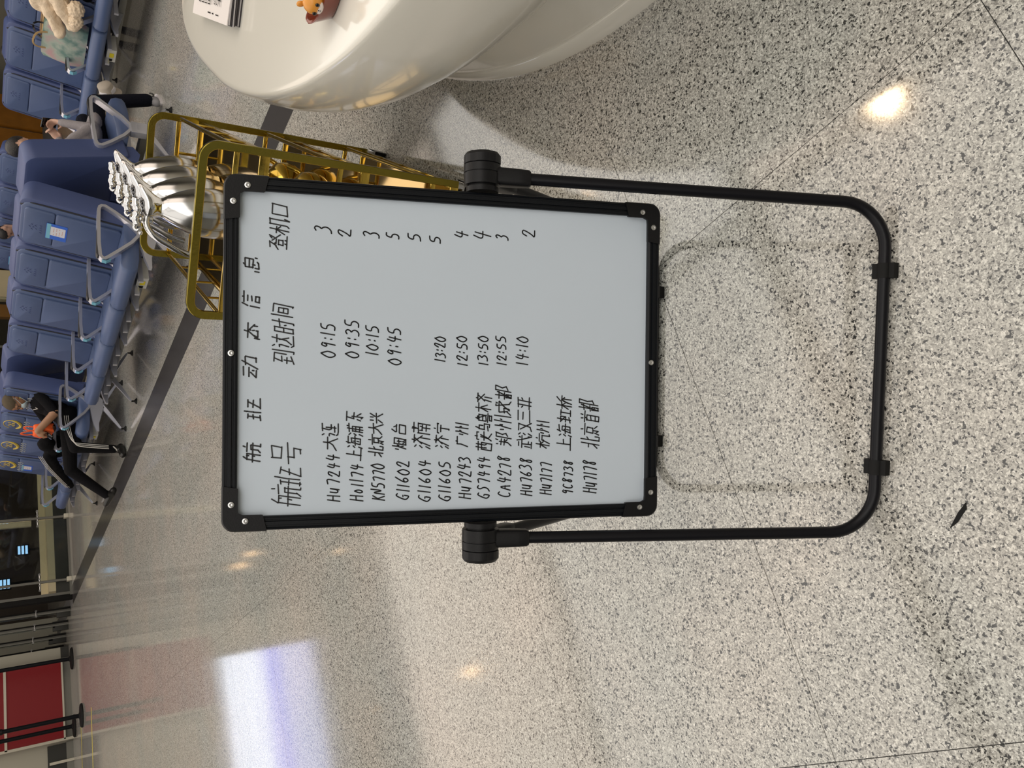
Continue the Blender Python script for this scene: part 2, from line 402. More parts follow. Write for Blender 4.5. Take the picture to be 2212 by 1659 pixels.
monitor(4.12, 16.5, .77, .16, .17, 'lit monitor behind the glass wall, left and higher of two')
# ---------------------------------------------------------------- downlights seen mirrored in the floor
def downlight(x, y, z, r, label, group=None):
    e = empty('recessed_downlight', (x, y, z), label=label, cat='downlight', group=group)
    bm = bmesh.new(); lathe(bm, [(r * 1.35, 0), (r * 1.35, -.012), (r, -.02), (r, -.002)], 20); obj('trim_ring', bm, M['whitetrim'], e)
    bm = bmesh.new(); lathe(bm, [(r * .98, -.004), (r * .9, -.016), (.001, -.02)], 20); obj('lens', bm, M['lamp'], e)
k_ = (CEIL + EYE) / (4.5 + EYE)
for (x, y, r, lb) in [(.538, 10.433, .062, 'downlight mirrored brightest in the floor left of the board stand'), (3.54, 2.127, .05, 'downlight mirrored in the floor at the lower right of the board stand'),
                  (5.05, 5.4, .05, 'downlight mirrored in the floor beside the upper right stand leg'), (.502, 14.005, .04, 'downlight mirrored as a small spot below the blue sign glow'),
                  (3.439, 14.344, .04, 'downlight mirrored near the left pivot knob of the whiteboard'), (7.0, 5.23, .04, 'downlight mirrored beside the white desk plinth')]:
    downlight(x * k_, y * k_, CEIL, r, 'round warm recessed ' + lb)
for (x, y) in [(6.787, 24.943), (4.964, 20.94), (4.944, 19.839), (5.24, 23.055), (4.937, 21.812)]:
    downlight(x * k_, y * k_, CEIL, .08, 'round warm recessed downlight beyond the glass, mirrored as a tiny spot', 'downlights in the ceiling beyond the glass')

# ---------------------------------------------------------------- big lit sign high on the back wall, mirrored in the floor
e = empty('lit_sign', (.86, 15.6, 2.36), label='large blue and white lit sign high on the back wall', cat='sign')
bm = bmesh.new(); box(bm, (-1.25, -.10, 0), (1.25, 0, 1.75), .01); obj('casing', bm, M['greymetal'], e)
for (z0, z1, mm, nm) in ((.03, .30, 'screenw', 'white_panel'), (.33, .78, 'screenw', 'white_panel'), (.78, 1.06, 'screenb', 'blue_panel'), (1.06, 1.72, 'screenl', 'pale_panel')):
    bm = bmesh.new(); box(bm, (-1.21, -.112, z0), (1.19, -.102, z1)); obj(nm, bm, M[mm], e, smooth=0)
# red backlit poster case
pc = empty('poster_case', (1.88, 15.5, 0), label='red backlit poster case against the pale back wall', cat='poster')
bm = bmesh.new(); box(bm, (-.60, 0, .13), (.60, .02, .90)); obj('red_panel', bm, M['red'], pc, smooth=0)
bm = bmesh.new(); box(bm, (-.60, 0, .935), (.60, .02, 2.2)); obj('red_panel', bm, M['red'], pc, smooth=0)
bm = bmesh.new(); box(bm, (-.62, -.02, .90), (.62, .02, .935)); box(bm, (-.62, -.02, .11), (.62, .02, .135)); box(bm, (-.64, -.02, .0), (-.60, .03, 2.25)); box(bm, (.60, -.02, .0), (.64, .03, 2.25)); obj('case_frame', bm, M['whitetrim'], pc, smooth=0)
bm = bmesh.new(); box(bm, (-.60, .03, .0), (.60, .06, .11)); obj('case_base', bm, M['greymetal'], pc, smooth=0)
# retractable belt posts
def stanchion(x, y, label):
    e = empty('belt_post', (x, y, 0), label=label, cat='stanchion', group='black belt posts')
    bm = bmesh.new(); lathe(bm, [(.17, 0), (.175, .012), (.16, .028), (.05, .036), (.036, .05)], 28); obj('base', bm, M['rubber'], e)
    bm = bmesh.new(); cyl(bm, (0, 0, .04), (0, 0, 1.03), .031, 18); obj('pole', bm, M['bframe'], e)
    bm = bmesh.new(); lathe(bm, [(.033, 1.00), (.042, 1.005), (.042, 1.085), (.036, 1.095), (.001, 1.097)], 18); obj('belt_head', bm, M['plastic'], e)
stanchion(2.425, 15.1, 'black belt post at the right edge of the red poster')
stanchion(1.43, 14.17, 'black belt post standing nearest the camera beside the yellow tape')
stanchion(1.40, 15.2, 'black belt post behind another at the left part of the red poster')

# ---------------------------------------------------------------- whiteboard on its stand
BC = Vector((.610, 1.133, .7264))
byaw, blean, broll = -.46428, -.3448, .0042
RB = Matrix.Rotation(byaw, 3, 'Z') @ Matrix.Rotation(blean, 3, 'X') @ Matrix.Rotation(broll, 3, 'Y')
wb = empty('whiteboard_stand', (BC.x, BC.y, 0), byaw, 'portrait whiteboard in a black frame on a black tube stand, handwritten flight list', 'whiteboard')
RZ = Matrix.Rotation(byaw, 3, 'Z'); RL = Matrix.Rotation(blean, 3, 'X') @ Matrix.Rotation(broll, 3, 'Y')
def bl(u, n, v):                                   # board coordinates -> stand coordinates
    return RL @ Vector((u, n, v)) + Vector((0, 0, BC.z))
def bobj(name, bm, m, parent=wb, smooth=35):
    for v in bm.verts: v.co = RL @ v.co + Vector((0, 0, BC.z))
    return obj(name, bm, m, parent, smooth)
bm = bmesh.new(); box(bm, (-.292, -.002, -.394), (.292, .010, .394)); bobj('writing_surface', bm, M['board'], smooth=0)
def railprof(bm, along, a, b, off, sgn):
    # ribbed aluminium channel drawn along one side
    prof = [(a_ * .76, b_) for a_, b_ in [(-.0165, -.003), (-.0165, -.009), (-.012, -.0115), (-.009, -.0115), (-.008, -.0095), (-.005, -.0095), (-.004, -.0125), (.004, -.0125), (.005, -.0105), (.009, -.0105), (.010, -.012), (.0145, -.010), (.0165, -.006), (.0165, .016), (-.0165, .016)]]
    rs = []
    for t in (a, b):
        rs.append([(off + sgn * q[0], q[1], t) if along == 'v' else (t, q[1], off + sgn * q[0]) for q in prof])
    rings(bm, rs)
for sg in (-1, 1):
    bm = bmesh.new(); railprof(bm, 'v', -.36, .36, sg * .2985, sg); bobj('frame_rail', bm, M['bframe'], smooth=20)
    bm = bmesh.new(); railprof(bm, 'u', -.26, .26, sg * .3995, sg); bobj('frame_rail', bm, M['bframe'], smooth=20)
def screw(u, v, parent):
    bm = bmesh.new()
    rs = [[(u + r * math.cos(2*PI*k/14), n, v + r * math.sin(2*PI*k/14)) for k in range(14)] for r, n in ((.0052, -.0150), (.0052, -.0166), (.0030, -.0170), (.0022, -.0160), (.0008, -.0158))]
    rings(bm, rs); return bobj('screw', bm, M['steel'], parent)
for su in (-1, 1):
    for sv in (-1, 1):
        out = [(.312 - .0, .412)]
        L_ = [(.233, .412)] + [(.312 - .022 + .022 * math.sin(math.radians(t)), .412 - .022 + .022 * math.cos(math.radians(t))) for t in range(0, 91, 15)] + [(.312, .338), (.284, .345), (.284, .378), (.280, .386), (.272, .3865), (.237, .3865)]
        bm = bmesh.new(); rs = [[(su * p[0] * s_, n, sv * p[1] * s_) for p in L_] for n, s_ in ((.018, 1), (-.011, 1), (-.0148, .994))]
        rings(bm, rs); bmesh.ops.recalc_face_normals(bm, faces=bm.faces)
        cc_ = bobj('corner_cap', bm, M['plastic'], smooth=30)
        screw(su * .2925, sv * .372, cc_); screw(su * .2635, sv * .3955, cc_)
screw(.0, .3975, wb); screw(-.005, -.3935, wb)
# knobs, sockets, tube legs
knobc = bl(0, .006, -.052)
KZ = knobc.z; KY = knobc.y
for sg in (-1, 1):
    bm = bmesh.new(); K = lambda u, r, n=24: [(u, KY + r * math.cos(2*PI*k/n), KZ + r * math.sin(2*PI*k/n)) for k in range(n)]
    seq = [(.313, .031), (.322, .031), (.322, .027), (.326, .027), (.326, .035), (.347, .0355), (.3475, .034), (.349, .034), (.3495, .0355), (.364, .035), (.3645, .033)]
    rings(bm, [K(sg * u, r) for u, r in seq]); bmesh.ops.recalc_face_normals(bm, faces=bm.faces); hub = obj('pivot_hub', bm, M['plastic'], wb, smooth=25)
    bm = bmesh.new(); n = 30; kn = lambda u, r: [(u, KY + r * (1 - (.06 if (k % 5) == 0 else 0)) * math.cos(2*PI*k/n), KZ + r * (1 - (.06 if (k % 5) == 0 else 0)) * math.sin(2*PI*k/n)) for k in range(n)]
    rings(bm, [kn(sg * .365, .0335), kn(sg * .366, .0355), kn(sg * .381, .0355), kn(sg * .387, .031), kn(sg * .388, .02)]); bmesh.ops.recalc_face_normals(bm, faces=bm.faces)
    obj('knob', bm, M['plastic'], wb, smooth=25)
inv = RZ.transposed()
def ws(x, y, z): return inv @ (Vector((x, y, z)) - Vector((BC.x, BC.y, 0)))
FR, FL = ws(.686, .610, .0125), ws(.124, .917, .0125)
RR, RLc = ws(.975, 1.165, .0125), ws(.405, 1.455, .0125)
def ushape(bR, bL, tag_):
    kR, kL = Vector((.345, KY, KZ)), Vector((-.345, KY, KZ))
    dR, dL = (bR - kR).normalized(), (bL - kL).normalized()
    R_ = .085; ac = (bL - bR).normalized()
    path = [kR + dR * .085]
    def corner(c, a, b):
        q0, q1 = c - a * R_, c + b * R_
        return [q0 * (1 - t) ** 2 + c * 2 * t * (1 - t) + q1 * t * t for t in [i / 10 for i in range(11)]] if False else \
               [c + (-a * (1 - math.sin(t)) + b * (1 - math.cos(t))) * R_ for t in [i * PI / 20 for i in range(11)]]
    path += corner(bR, dR, ac)
    path += corner(bL, ac, -dL)
    path += [kL + dL * .085]
    bm = bmesh.new(); tube(bm, path, .0115, 16); obj('leg_tube', bm, M['tubeb'], wb)
    for kk, dd in ((kR, dR), (kL, dL)):
        bm = bmesh.new(); s = Vector((1, 0, 0)); v = dd.cross(s).normalized()
        rs = []
        for t, a, b in ((.018, .0165, .020), (.045, .0168, .0185), (.070, .0162, .017), (.088, .0155, .0155), (.0925, .013, .013)):
            rs.append([kk + dd * t + s * (a * math.copysign(abs(math.cos(q)) ** .45, math.cos(q))) + v * (b * math.copysign(abs(math.sin(q)) ** .45, math.sin(q))) for q in [2*PI*k/20 for k in range(20)]])
        rings(bm, rs); bmesh.ops.recalc_face_normals(bm, faces=bm.faces); obj('leg_socket', bm, M['plastic'], wb)
    for t in (.20, .80):
        c = bR + (bL - bR) * t; bm = bmesh.new(); ax = ac; v = Vector((0, 0, 1)); s = ax.cross(v).normalized()
        rs = [[c + ax * w_ + s * (.0128 * math.cos(q)) + v * max(-.0125, .0122 * math.sin(q)) for q in [2*PI*k/16 for k in range(16)]] for w_ in (-.0145, .0145)]
        rings(bm, rs); 
        for sg in (-1, 1):
            cc = c + s * (.0165 * sg); lo = -.0125
            vs = [cc + ax * a_ + s * b_ + v * h_ for a_ in (-.0145, .0145) for b_ in (-.006, .006) for h_ in (lo, .004)]
            V = [bm.verts.new(p) for p in vs]
            for f in ((0, 1, 3, 2), (4, 6, 7, 5), (0, 4, 5, 1), (2, 3, 7, 6), (1, 5, 7, 3), (0, 2, 6, 4)): bm.faces.new([V[i] for i in f])
        bmesh.ops.recalc_face_normals(bm, faces=bm.faces); obj('rubber_foot', bm, M['rubber'], wb, smooth=25)
ushape(FR, FL, 'front'); ushape(RR, RLc, 'rear')

# handwriting: every stroke is a marker line lying on the enamel
GL = {
'0':"4916033060847649",'1':"4940",'2':"16396978421090",'3':"184978664574825010",'4':"391484 6850",'5':"79291555836010",'6':"69251240725423",'7':"188950",'8':"7849276350213478",'9':"784926557860",':':"4746 4342",
'H':"1910 7980 1575",'u':"1712316267 6760",'G':"7849150240606363 4464",'K':"2920 7924 3590",'N':"10197079",'S':"784927645110",'C':"784915215071",'A':"104980 2474",'o':"361330625536",
'大':"0696 595401 5690",'连':"0918 052512 112090 3989 594484 3272 6761",'上':"4941 4575 0191",'海':"0817 0415 0012 4937 3888 4631 3171 7671 4676 2494 5554 5352",
'浦':"0817 0415 0012 2898 3630 3676 7670 3474 3272 5950 7978",'东':"1989 4935 3585 5650 5041 3321 6381",'北':"3930 0535 0133 6960 8665 6090 9092",'京':"4948 0797 2666 6663 2623 2363 4340 4031 2210 6281",
'兴':"2826 5856 8865 0494 3310 6390",'烟':"0705 3635 2925 2510 2432 4840 4888 8880 4080 5575 6663 6152 6271",'台':"49265686 6876 2420 2484 8480 2080",'济':"0817 0415 0012 5958 3898 7834 4894 4520 7570",
'南':"4947 1888 5946 1610 1686 8680 3534 6564 3474 3272 5450",'宁':"4948 1716 1787 8786 2575 5550 5040",'广':"4948 2888 2825 2510",'州':"0604 2925 2510 3635 5950 6665 8980",
'西':"0898 1610 1686 8680 1080 3934 3433 6964 6473",'安':"4948 1817 1888 8887 4632 3280 6643 4310 1494",'乌':"4937 2737 2767 6765 2724 2484 8481 8151 1262",
'鲁':"3927 2858 5847 1747 1777 7773 1713 1575 1373 4773 0292 2120 2171 7170 2070",'木':"0797 4940 4612 5682",'齐':"4948 0898 7824 2894 3420 6460",
'郑':"0908 3938 0646 0444 2722 2200 2442 5950 5989 8975 7583 8362",'成':"1787 1722 2200 1444 4441 4131 5969 5971 7190 8765 6531 7978",
'都':"0747 2924 0444 4810 1313 1310 1333 3330 1030 1232 5950 5989 8975 7583 8362",'武':"1848 0696 3630 3252 1411 0050 5966 6690 9092 8887",'汉':"0817 0415 0012 3888 8861 6130 4790",
'三':"1888 2575 0191",'亚':"1888 3830 6860 1625 8675 0191",'杭':"0646 2920 2602 2644 6968 4797 5554 5530 5585 8580 8090",'虹':"0747 0744 4744 0444 2921 0142 5797 7771 5191",
'桥':"0646 2920 2602 2644 8957 4696 6642 6684 5540 7570",'首':"3938 6968 0797 4736 2666 2620 6660 2464 2262 2060",
'航':"2917 1710 1747 4740 0494 3736 3433 7978 5797 6561 6150 6585 8580 8090",'班':"0727 0424 0020 1710 3837 3934 3430 5787 5484 5090 7750",
'动':"0848 0545 2401 0131 3332 5797 9791 9171 7940",'态':"0797 4947 4701 4793 5655 0300 2311 1151 5152 5453 8381",'信':"2916 1510 6968 3898 4676 4474 4240 4272 7270 4070",
'息':"4938 2824 2878 7874 2676 2474 0301 2321 2151 5162 4443 8382",'号':"2926 2979 7976 2676 0494 3432 3272 7270 7050",'到':"0858 2815 1545 0343 2421 0051 6863 8980 8070",
'达':"0918 062612 1120 2090 3787 6953 5331 5672",'时':"0800 0838 3830 0030 0434 4696 7970 7060 5453",'间':"1918 1810 3888 8880 8070 3632 3666 6662 3262 3464",
'登':"1949 4926 2605 3746 7968 8977 5894 3666 3533 3565 6563 3363 4241 6261 1191",'机':"0646 2920 2602 2644 5951 5140 5989 8980 8092",'口':"1811 1878 7871 1171",
'在':"0797 4914 2610 5850 3585 2090",'国':"1910 1989 8980 1080 2777 2575 5752 2272 6453",'直':"0888 5957 2721 2777 7771 2575 2373 0090",'下':"0898 4840 5573",'关':"3827 6978 1686 0494 5510 5590"}
ROWS = [
("Hu7244",-0.2650,0.2110,0.0874,0.0007,0.0213),
("大连",-0.1717,0.2142,0.0487,0.0004,0.0269),
("09:15",-0.0049,0.2213,0.0644,0.0005,0.0252),
("3",0.2196,0.2288,0.0133,0.0001,0.0308),
("Ho1174",-0.2654,0.1688,0.0694,0.0006,0.0224),
("上海浦东",-0.1909,0.1702,0.0897,0.0007,0.0282),
("09:35",-0.0050,0.1784,0.0717,0.0006,0.0248),
("2",0.2131,0.1951,0.0159,0.0001,0.0214),
("KN5770",-0.2658,0.1302,0.0699,0.0006,0.0227),
("北京大兴",-0.1839,0.1334,0.0800,0.0007,0.0261),
("10:15",0.0006,0.1434,0.0568,0.0005,0.0218),
("3",0.2151,0.1435,0.0127,0.0001,0.0301),
("G11602",-0.2654,0.0850,0.0739,0.0006,0.0231),
("烟台",-0.1734,0.0918,0.0515,0.0004,0.0256),
("09:45",-0.0166,0.1017,0.0718,0.0006,0.0246),
("5",0.2154,0.1071,0.0119,0.0001,0.0237),
("G11604",-0.2701,0.0443,0.0796,0.0007,0.0226),
("济南",-0.1697,0.0469,0.0476,0.0004,0.0320),
("5",0.2133,0.0685,0.0154,0.0001,0.0223),
("G11605",-0.2704,0.0065,0.0767,0.0007,0.0220),
("济宁",-0.1702,0.0110,0.0479,0.0004,0.0281),
("13:20",-0.0094,0.0195,0.0494,0.0005,0.0193),
("5",0.2110,0.0303,0.0155,0.0001,0.0200),
("Hu7243",-0.2672,-0.0317,0.0816,0.0008,0.0232),
("广州",-0.1698,-0.0254,0.0464,0.0004,0.0231),
("12:50",-0.0167,-0.0221,0.0594,0.0006,0.0187),
("4",0.2216,-0.0217,0.0174,0.0002,0.0239),
("GS7494",-0.2674,-0.0686,0.0812,0.0008,0.0235),
("西安乌鲁木齐",-0.1774,-0.0714,0.1094,0.0011,0.0307),
("13:50",-0.0153,-0.0625,0.0589,0.0006,0.0189),
("4",0.2205,-0.0657,0.0211,0.0002,0.0324),
("CA4278",-0.2669,-0.1097,0.0818,0.0008,0.0247),
("郑州成都",-0.1673,-0.1096,0.1172,0.0012,0.0311),
("12:55",-0.0148,-0.0980,0.0584,0.0006,0.0182),
("3",0.2250,-0.1002,0.0106,0.0001,0.0255),
("Hu7638",-0.2646,-0.1522,0.0743,0.0008,0.0242),
("武汉三亚",-0.1732,-0.1504,0.0993,0.0010,0.0287),
("14:10",-0.0142,-0.1422,0.0597,0.0006,0.0231),
("2",0.2315,-0.1528,0.0169,0.0002,0.0241),
("Hu7177",-0.2639,-0.1926,0.0649,0.0007,0.0226),
("杭州",-0.1737,-0.1870,0.0567,0.0006,0.0263),
("9C8738",-0.2652,-0.2355,0.0690,0.0007,0.0201),
("上海虹桥",-0.1780,-0.2326,0.1070,0.0011,0.0305),
("Hu7178",-0.2629,-0.2848,0.0659,0.0007,0.0272),
("北京首都",-0.1742,-0.2887,0.0961,0.0011,0.0378),
("航",-0.1927,0.3485,0.0385,0.0003,0.0303),
("班",-0.1165,0.3491,0.0409,0.0003,0.0272),
("动",-0.0413,0.3535,0.0351,0.0002,0.0256),
("态",0.0265,0.3516,0.0278,0.0002,0.0256),
("信",0.0796,0.3512,0.0302,0.0002,0.0302),
("息",0.1442,0.3501,0.0286,0.0002,0.0294),
("航班号",-0.2712,0.2791,0.1129,0.0009,0.0469),
("到达时间",-0.0159,0.2930,0.1073,0.0008,0.0387),
("登机口",0.1834,0.3017,0.0880,0.0007,0.0331)
]
def ink(bm, pts, w_):
    n0 = -.0024
    for a, b in zip(pts, pts[1:]):
        d = Vector(b) - Vector(a)
        if d.length < 1e-5: continue
        d.normalize(); s = Vector((-d.y, d.x)) * w_ / 2
        q = [Vector(a) + s, Vector(a) - s, Vector(b) - s, Vector(b) + s]
        f = bm.faces.new([bm.verts.new((p.x, n0, p.y)) for p in q])
    for p in pts:
        f = bm.faces.new([bm.verts.new((p[0] + w_ / 2 * math.cos(2*PI*k/8), n0, p[1] + w_ / 2 * math.sin(2*PI*k/8))) for k in range(8)])
rnd = random.Random(3)
for (txt, u, v, du, dv, h_) in ROWS:
    bm = bmesh.new(); n = len(txt)
    wts = [.55 if c == ':' else (.6 if c == '1' else 1) for c in txt]; tot = sum(wts); pos = 0
    cjk = ord(txt[0]) > 256
    for c, wt in zip(txt, wts):
        cw = du / tot * wt; ox = u + du * pos / tot; oy = v + dv * pos / tot + rnd.uniform(-.0008, .0008); pos += wt
        fill = .92 if cjk else (.82 if n > 1 else .9)
        sc_ = rnd.uniform(.93, 1.05)
        for st in GL[c].split():
            P = [(int(st[i]) / 9, int(st[i + 1]) / 9) for i in range(0, len(st), 2)]
            P = [(p[0] + rnd.uniform(-.025, .025), p[1] + rnd.uniform(-.025, .025)) for p in P]
            gw = cw * fill if wt == 1 else cw * fill
            Q = [Vector((ox + gw * (p[0] if wt == 1 else (p[0] - .44) * 1.6 + .4) * sc_ + .16 * h_ * (p[1] - .5) + .04 * cw, oy + h_ * p[1] * sc_, 0)) for p in P]
            if len(Q) > 2: Q = chaikin(Q, 2 if not cjk else 1)
            ink(bm, [(q.x, q.y) for q in Q], .0024 if n > 1 or not cjk else .0027)
    bobj('handwritten_entry', bm, M['ink'], smooth=0)
# ---------------------------------------------------------------- beam seating
PITCH = .622
def armrest_meshes():
    loop = chaikin([(.57, 0, .60), (.52, 0, .615), (.12, 0, .632), (.075, 0, .605), (.105, 0, .56), (.295, 0, .345), (.385, 0, .345), (.57, 0, .555)], 1, True)
    bm = bmesh.new(); strip(bm, loop, .046, .020, True, up=Vector((0, 0, 1)) if False else Vector((.01, 1, 0)).normalized())
    # strip() lays its width across 's'; rebuild with explicit frames so the bar stays square to the loop
    bm.free(); bm = bmesh.new(); n = len(loop); rs = []
    for i, p in enumerate(loop):
        t = (loop[(i + 1) % n] - loop[i - 1]).normalized(); nn = Vector((-t.z, 0, t.x)); y = Vector((0, 1, 0))
        rs.append([p + y * .028 + nn * .012, p - y * .028 + nn * .012, p - y * .028 - nn * .012, p + y * .028 - nn * .012])
    rs.append(rs[0]); rings(bm, rs, cap=False); bmesh.ops.remove_doubles(bm, verts=bm.verts, dist=1e-6); bmesh.ops.recalc_face_normals(bm, faces=bm.faces)
    return bm
def seat_bm():
    prof = [(.035, .362), (.0, .385), (-.002, .43), (.018, .468), (.06, .486), (.15, .474), (.30, .448), (.45, .44), (.47, .43), (.47, .37), (.30, .335), (.12, .345)]
    bm = bmesh.new(); W = PITCH / 2 - .012; rs = []
    c = Vector((.24, 0, .41))
    for y, k in ((-W, .90), (-W + .012, .97), (-W + .035, 1), (W - .035, 1), (W - .012, .97), (W, .90)):
        rs.append([(c.x + (p[0] - c.x) * k, y, c.z + (p[1] - c.z) * k) for p in prof])
    rings(bm, rs); bmesh.ops.recalc_face_normals(bm, faces=bm.faces); return bm
LEAN = math.atan2(.16, .70)
def onback(u, v, n):
    """u along the row, v up the back, n into its thickness"""
    return (.435 + v * math.sin(LEAN) + n * math.cos(LEAN), u, .405 + v * math.cos(LEAN) - n * math.sin(LEAN))
def slabback(w_, h_, r, n0, n1, v0=0, bev=.012, rb=.02, u0=0):
    o = rrect(w_, h_, r, 6, rb); bm = bmesh.new(); rs = []
    s = 1 if n1 > n0 else -1
    def ring(n, ins):
        return [onback(u0 + p[0] * (1 - 2 * ins / w_), v0 + h_ / 2 + (p[1] - h_ / 2) * (1 - 2 * ins / h_), n) for p in o]
    rs = [ring(n0, bev), ring(n0 + s * bev * .3, bev * .3), ring(n0 + s * bev, 0), ring(n1 - s * bev, 0), ring(n1 - s * bev * .3, bev * .3), ring(n1, bev)]
    rings(bm, rs); bmesh.ops.recalc_face_normals(bm, faces=bm.faces); return bm
def shell_bm():
    bm = slabback(PITCH - .02, .745, .085, .0, .185, 0, .022)
    return bm
def lower_shell_bm():
    bm = bmesh.new(); W = PITCH / 2 - .04
    prof = [(.50, .44), (.49, .33), (.56, .28), (.64, .30), (.645, .44)]
    rings(bm, [[(p[0], y, p[1]) for p in prof] for y in (-W, W)]); bmesh.ops.recalc_face_normals(bm, faces=bm.faces); return bm
def piping_bm(sg):
    bm = bmesh.new(); W = .2625
    path = [onback(sg * W, .02, .000), onback(sg * W, .60, .000), onback(sg * (W - .012), .68, .001), onback(sg * (W - .06), .732, .004)]
    tube(bm, chaikin(path, 2), .008, 6); return bm
def embossed_bm():
    bm = bmesh.new()
    for k, (u, v) in enumerate(((-.03, .64), (.0, .655), (.03, .64), (-.02, .615), (.02, .612), (0, .63))):
        tube(bm, [Vector(onback(u - .014, v - .008, -.0245)), Vector(onback(u, v + .008, -.0265)), Vector(onback(u + .014, v - .006, -.0245))], .003, 5)
    for k in range(4):
        tube(bm, [Vector(onback(-.045 + .03 * k, .575, -.0245)), Vector(onback(-.032 + .03 * k, .590, -.0265)), Vector(onback(-.025 + .03 * k, .572, -.0245))], .003, 5)
    return bm
def armpad_bm():
    bm = bmesh.new(); rs = []
    for x, h in ((.10, .004), (.125, .014), (.49, .014), (.53, .004)):
        z = .640 - .035 * (x - .1) / .45
        rs.append([(x, -.026, z), (x, .026, z), (x, .022, z + h), (x, -.022, z + h)])
    rings(bm, rs); bmesh.ops.recalc_face_normals(bm, faces=bm.faces); return bm
def tag_bm():
    bm = bmesh.new(); rs = [[(x, y, z) for y in (-.017, .017)] for x, z in ((.083, .618), (.076, .590), (.096, .556))]
    bm.verts.ensure_lookup_table(); V = [[bm.verts.new(p) for p in r] for r in rs]
    for a, b in zip(V, V[1:]): bm.faces.new((a[0], a[1], b[1], b[0]))
    for v in bm.verts: v.co.x -= .016; v.co.z -= .004
    r = bmesh.ops.extrude_face_region(bm, geom=bm.faces[:]); 
    for v in [g for g in r['geom'] if isinstance(g, bmesh.types.BMVert)]: v.co.x += .006
    bmesh.ops.recalc_face_normals(bm, faces=bm.faces); return bm
def arm_support_bm():
    bm = bmesh.new(); rs = []
    for x, z0, z1, w_ in ((.03, .268, .288, .020), (.12, .265, .315, .026), (.29, .215, .340, .034), (.39, .215, .340, .034), (.47, .27, .33, .024)):
        rs.append([(x, -w_, z0), (x, w_, z0), (x, w_ * .8, z1), (x, -w_ * .8, z1)])
    rings(bm, rs); bmesh.ops.recalc_face_normals(bm, faces=bm.faces); return bm
def leg_bm(sg):
    bm = bmesh.new(); cx_ = .335; fx = cx_ + sg * .275
    rs = []
    for t, w_, h_ in ((0, .024, .028), (.25, .021, .022), (.85, .012, .013), (1, .010, .010)):
        x = cx_ + (fx - cx_) * t; z = .235 + (.055 - .235) * t ** .92
        rs.append([(x, -w_, z - h_), (x, w_, z - h_), (x, w_ * .5, z + h_), (x, -w_ * .5, z + h_)])
    rings(bm, rs); bmesh.ops.recalc_face_normals(bm, faces=bm.faces); return bm
def foot_bm(sg):
    bm = bmesh.new(); lathe(bm, [(.030, 0), (.032, .006), (.020, .016), (.008, .026), (.008, .05)], 16, (.335 + sg * .28, 0, 0)); return bm
def bracket_bm():
    bm = bmesh.new()
    for q in (-.06, .06): box(bm, (.10, q - .008, .285), (.42, q + .008, .335))
    return bm
def part_mesh(name, bm, m, smooth=35):
    o = obj(name, bm, m, None, smooth); me = o.data; D.objects.remove(o); return me
PM = {}
def pm(k, f, m, smooth=35):
    if k not in PM: PM[k] = part_mesh(k, f(), m, smooth)
    return PM[k]
def put(name, me, parent, loc=(0, 0, 0)):
    o = D.objects.new(name, me); COL.objects.link(o); o.parent = parent; o.location = loc; return o
def bench(x, y, rz, n, label, group=None, brackets=True, legs=None, plain_end=None):
    e = empty('beam_bench', (x, y, 0), rz, label, 'bench', group)
    backs = []
    for k in range(n):
        yc = (k + .5) * PITCH
        s_ = put('seat', pm('seat', seat_bm, M['leather'], 75), e, (0, yc, 0))
        b_ = put('backrest', pm('backrest', shell_bm, M['leather2']), e, (0, yc, 0)); backs.append(b_)
        put('back_cover', pm('back_cover', lambda: slabback(.515, .715, .07, -.012, .012, .012, .012), M['leather']), b_)
        put('head_pad', pm('head_pad', lambda: slabback(.43, .205, .035, -.026, .0, .496, .010, .02), M['leather']), b_)
        put('back_pad', pm('back_pad', lambda: slabback(.43, .462, .02, -.029, .0, .03, .010, .03), M['leather']), b_)
        for sg in (-1, 1): put('piping', pm('piping%d' % sg, lambda: piping_bm(sg), M['piping']), b_)
        put('embossing', pm('embossing', embossed_bm, M['leather2']), b_)
        put('back_foot', pm('back_foot', lower_shell_bm, M['leather2']), b_)
        if brackets:
            for q in (-.13, .06): 
                bm_ = pm('seat_bracket', lambda: (lambda b: (box(b, (.02, -.010, .30), (.40, .010, .336)), b)[1])(bmesh.new()), M['alu'], 0)
                put('seat_bracket', bm_, e, (0, yc + q, 0))
    for k in range(n + 1):
        a_ = put('armrest', pm('armrest', armrest_meshes, M['alu'], 50), e, (0, k * PITCH, 0))
        put('armpad', pm('armpad', armpad_bm, M['pad']), a_); put('info_tag', pm('info_tag', tag_bm, M['cyan'], 0), a_)
        if k == plain_end: put('arm_block', pm('arm_block', lambda: (lambda b: (box(b, (.285, -.034, .205), (.395, .034, .345), .006), box(b, (.31, -.036, .235), (.37, .036, .30), .002), b)[2])(bmesh.new()), M['alu']), e, (0, k * PITCH, 0))
        else: put('arm_support', pm('arm_support', arm_support_bm, M['alu']), e, (0, k * PITCH, 0))
    bm = bmesh.new(); box(bm, (.30, -.02, .20), (.375, n * PITCH + .02, .262), .006); obj('beam', bm, M['greymetal'], e)
    for yy in (legs or (.0, n * PITCH)):
        for sg in (-1, 1):
            l_ = put('leg', pm('leg%d' % sg, lambda: leg_bm(sg), M['alu']), e, (0, yy, 0))
            put('rubber_foot', pm('foot%d' % sg, lambda: foot_bm(sg), M['rubber']), l_)
    return e, backs
def power_box(e, y):
    bm = bmesh.new(); box(bm, (.10, y - .05, .24), (.30, y + .10, .325), .006); o = obj('power_box', bm, M['white'], e)
    bm = bmesh.new(); box(bm, (.095, y - .01, .262), (.099, y + .04, .30)); obj('box_label', bm, M['yellow'], o, smooth=0)
    bm = bmesh.new(); box(bm, (.094, y + .06, .27), (.099, y + .085, .305)); obj('socket', bm, M['rubber'], o, smooth=0)
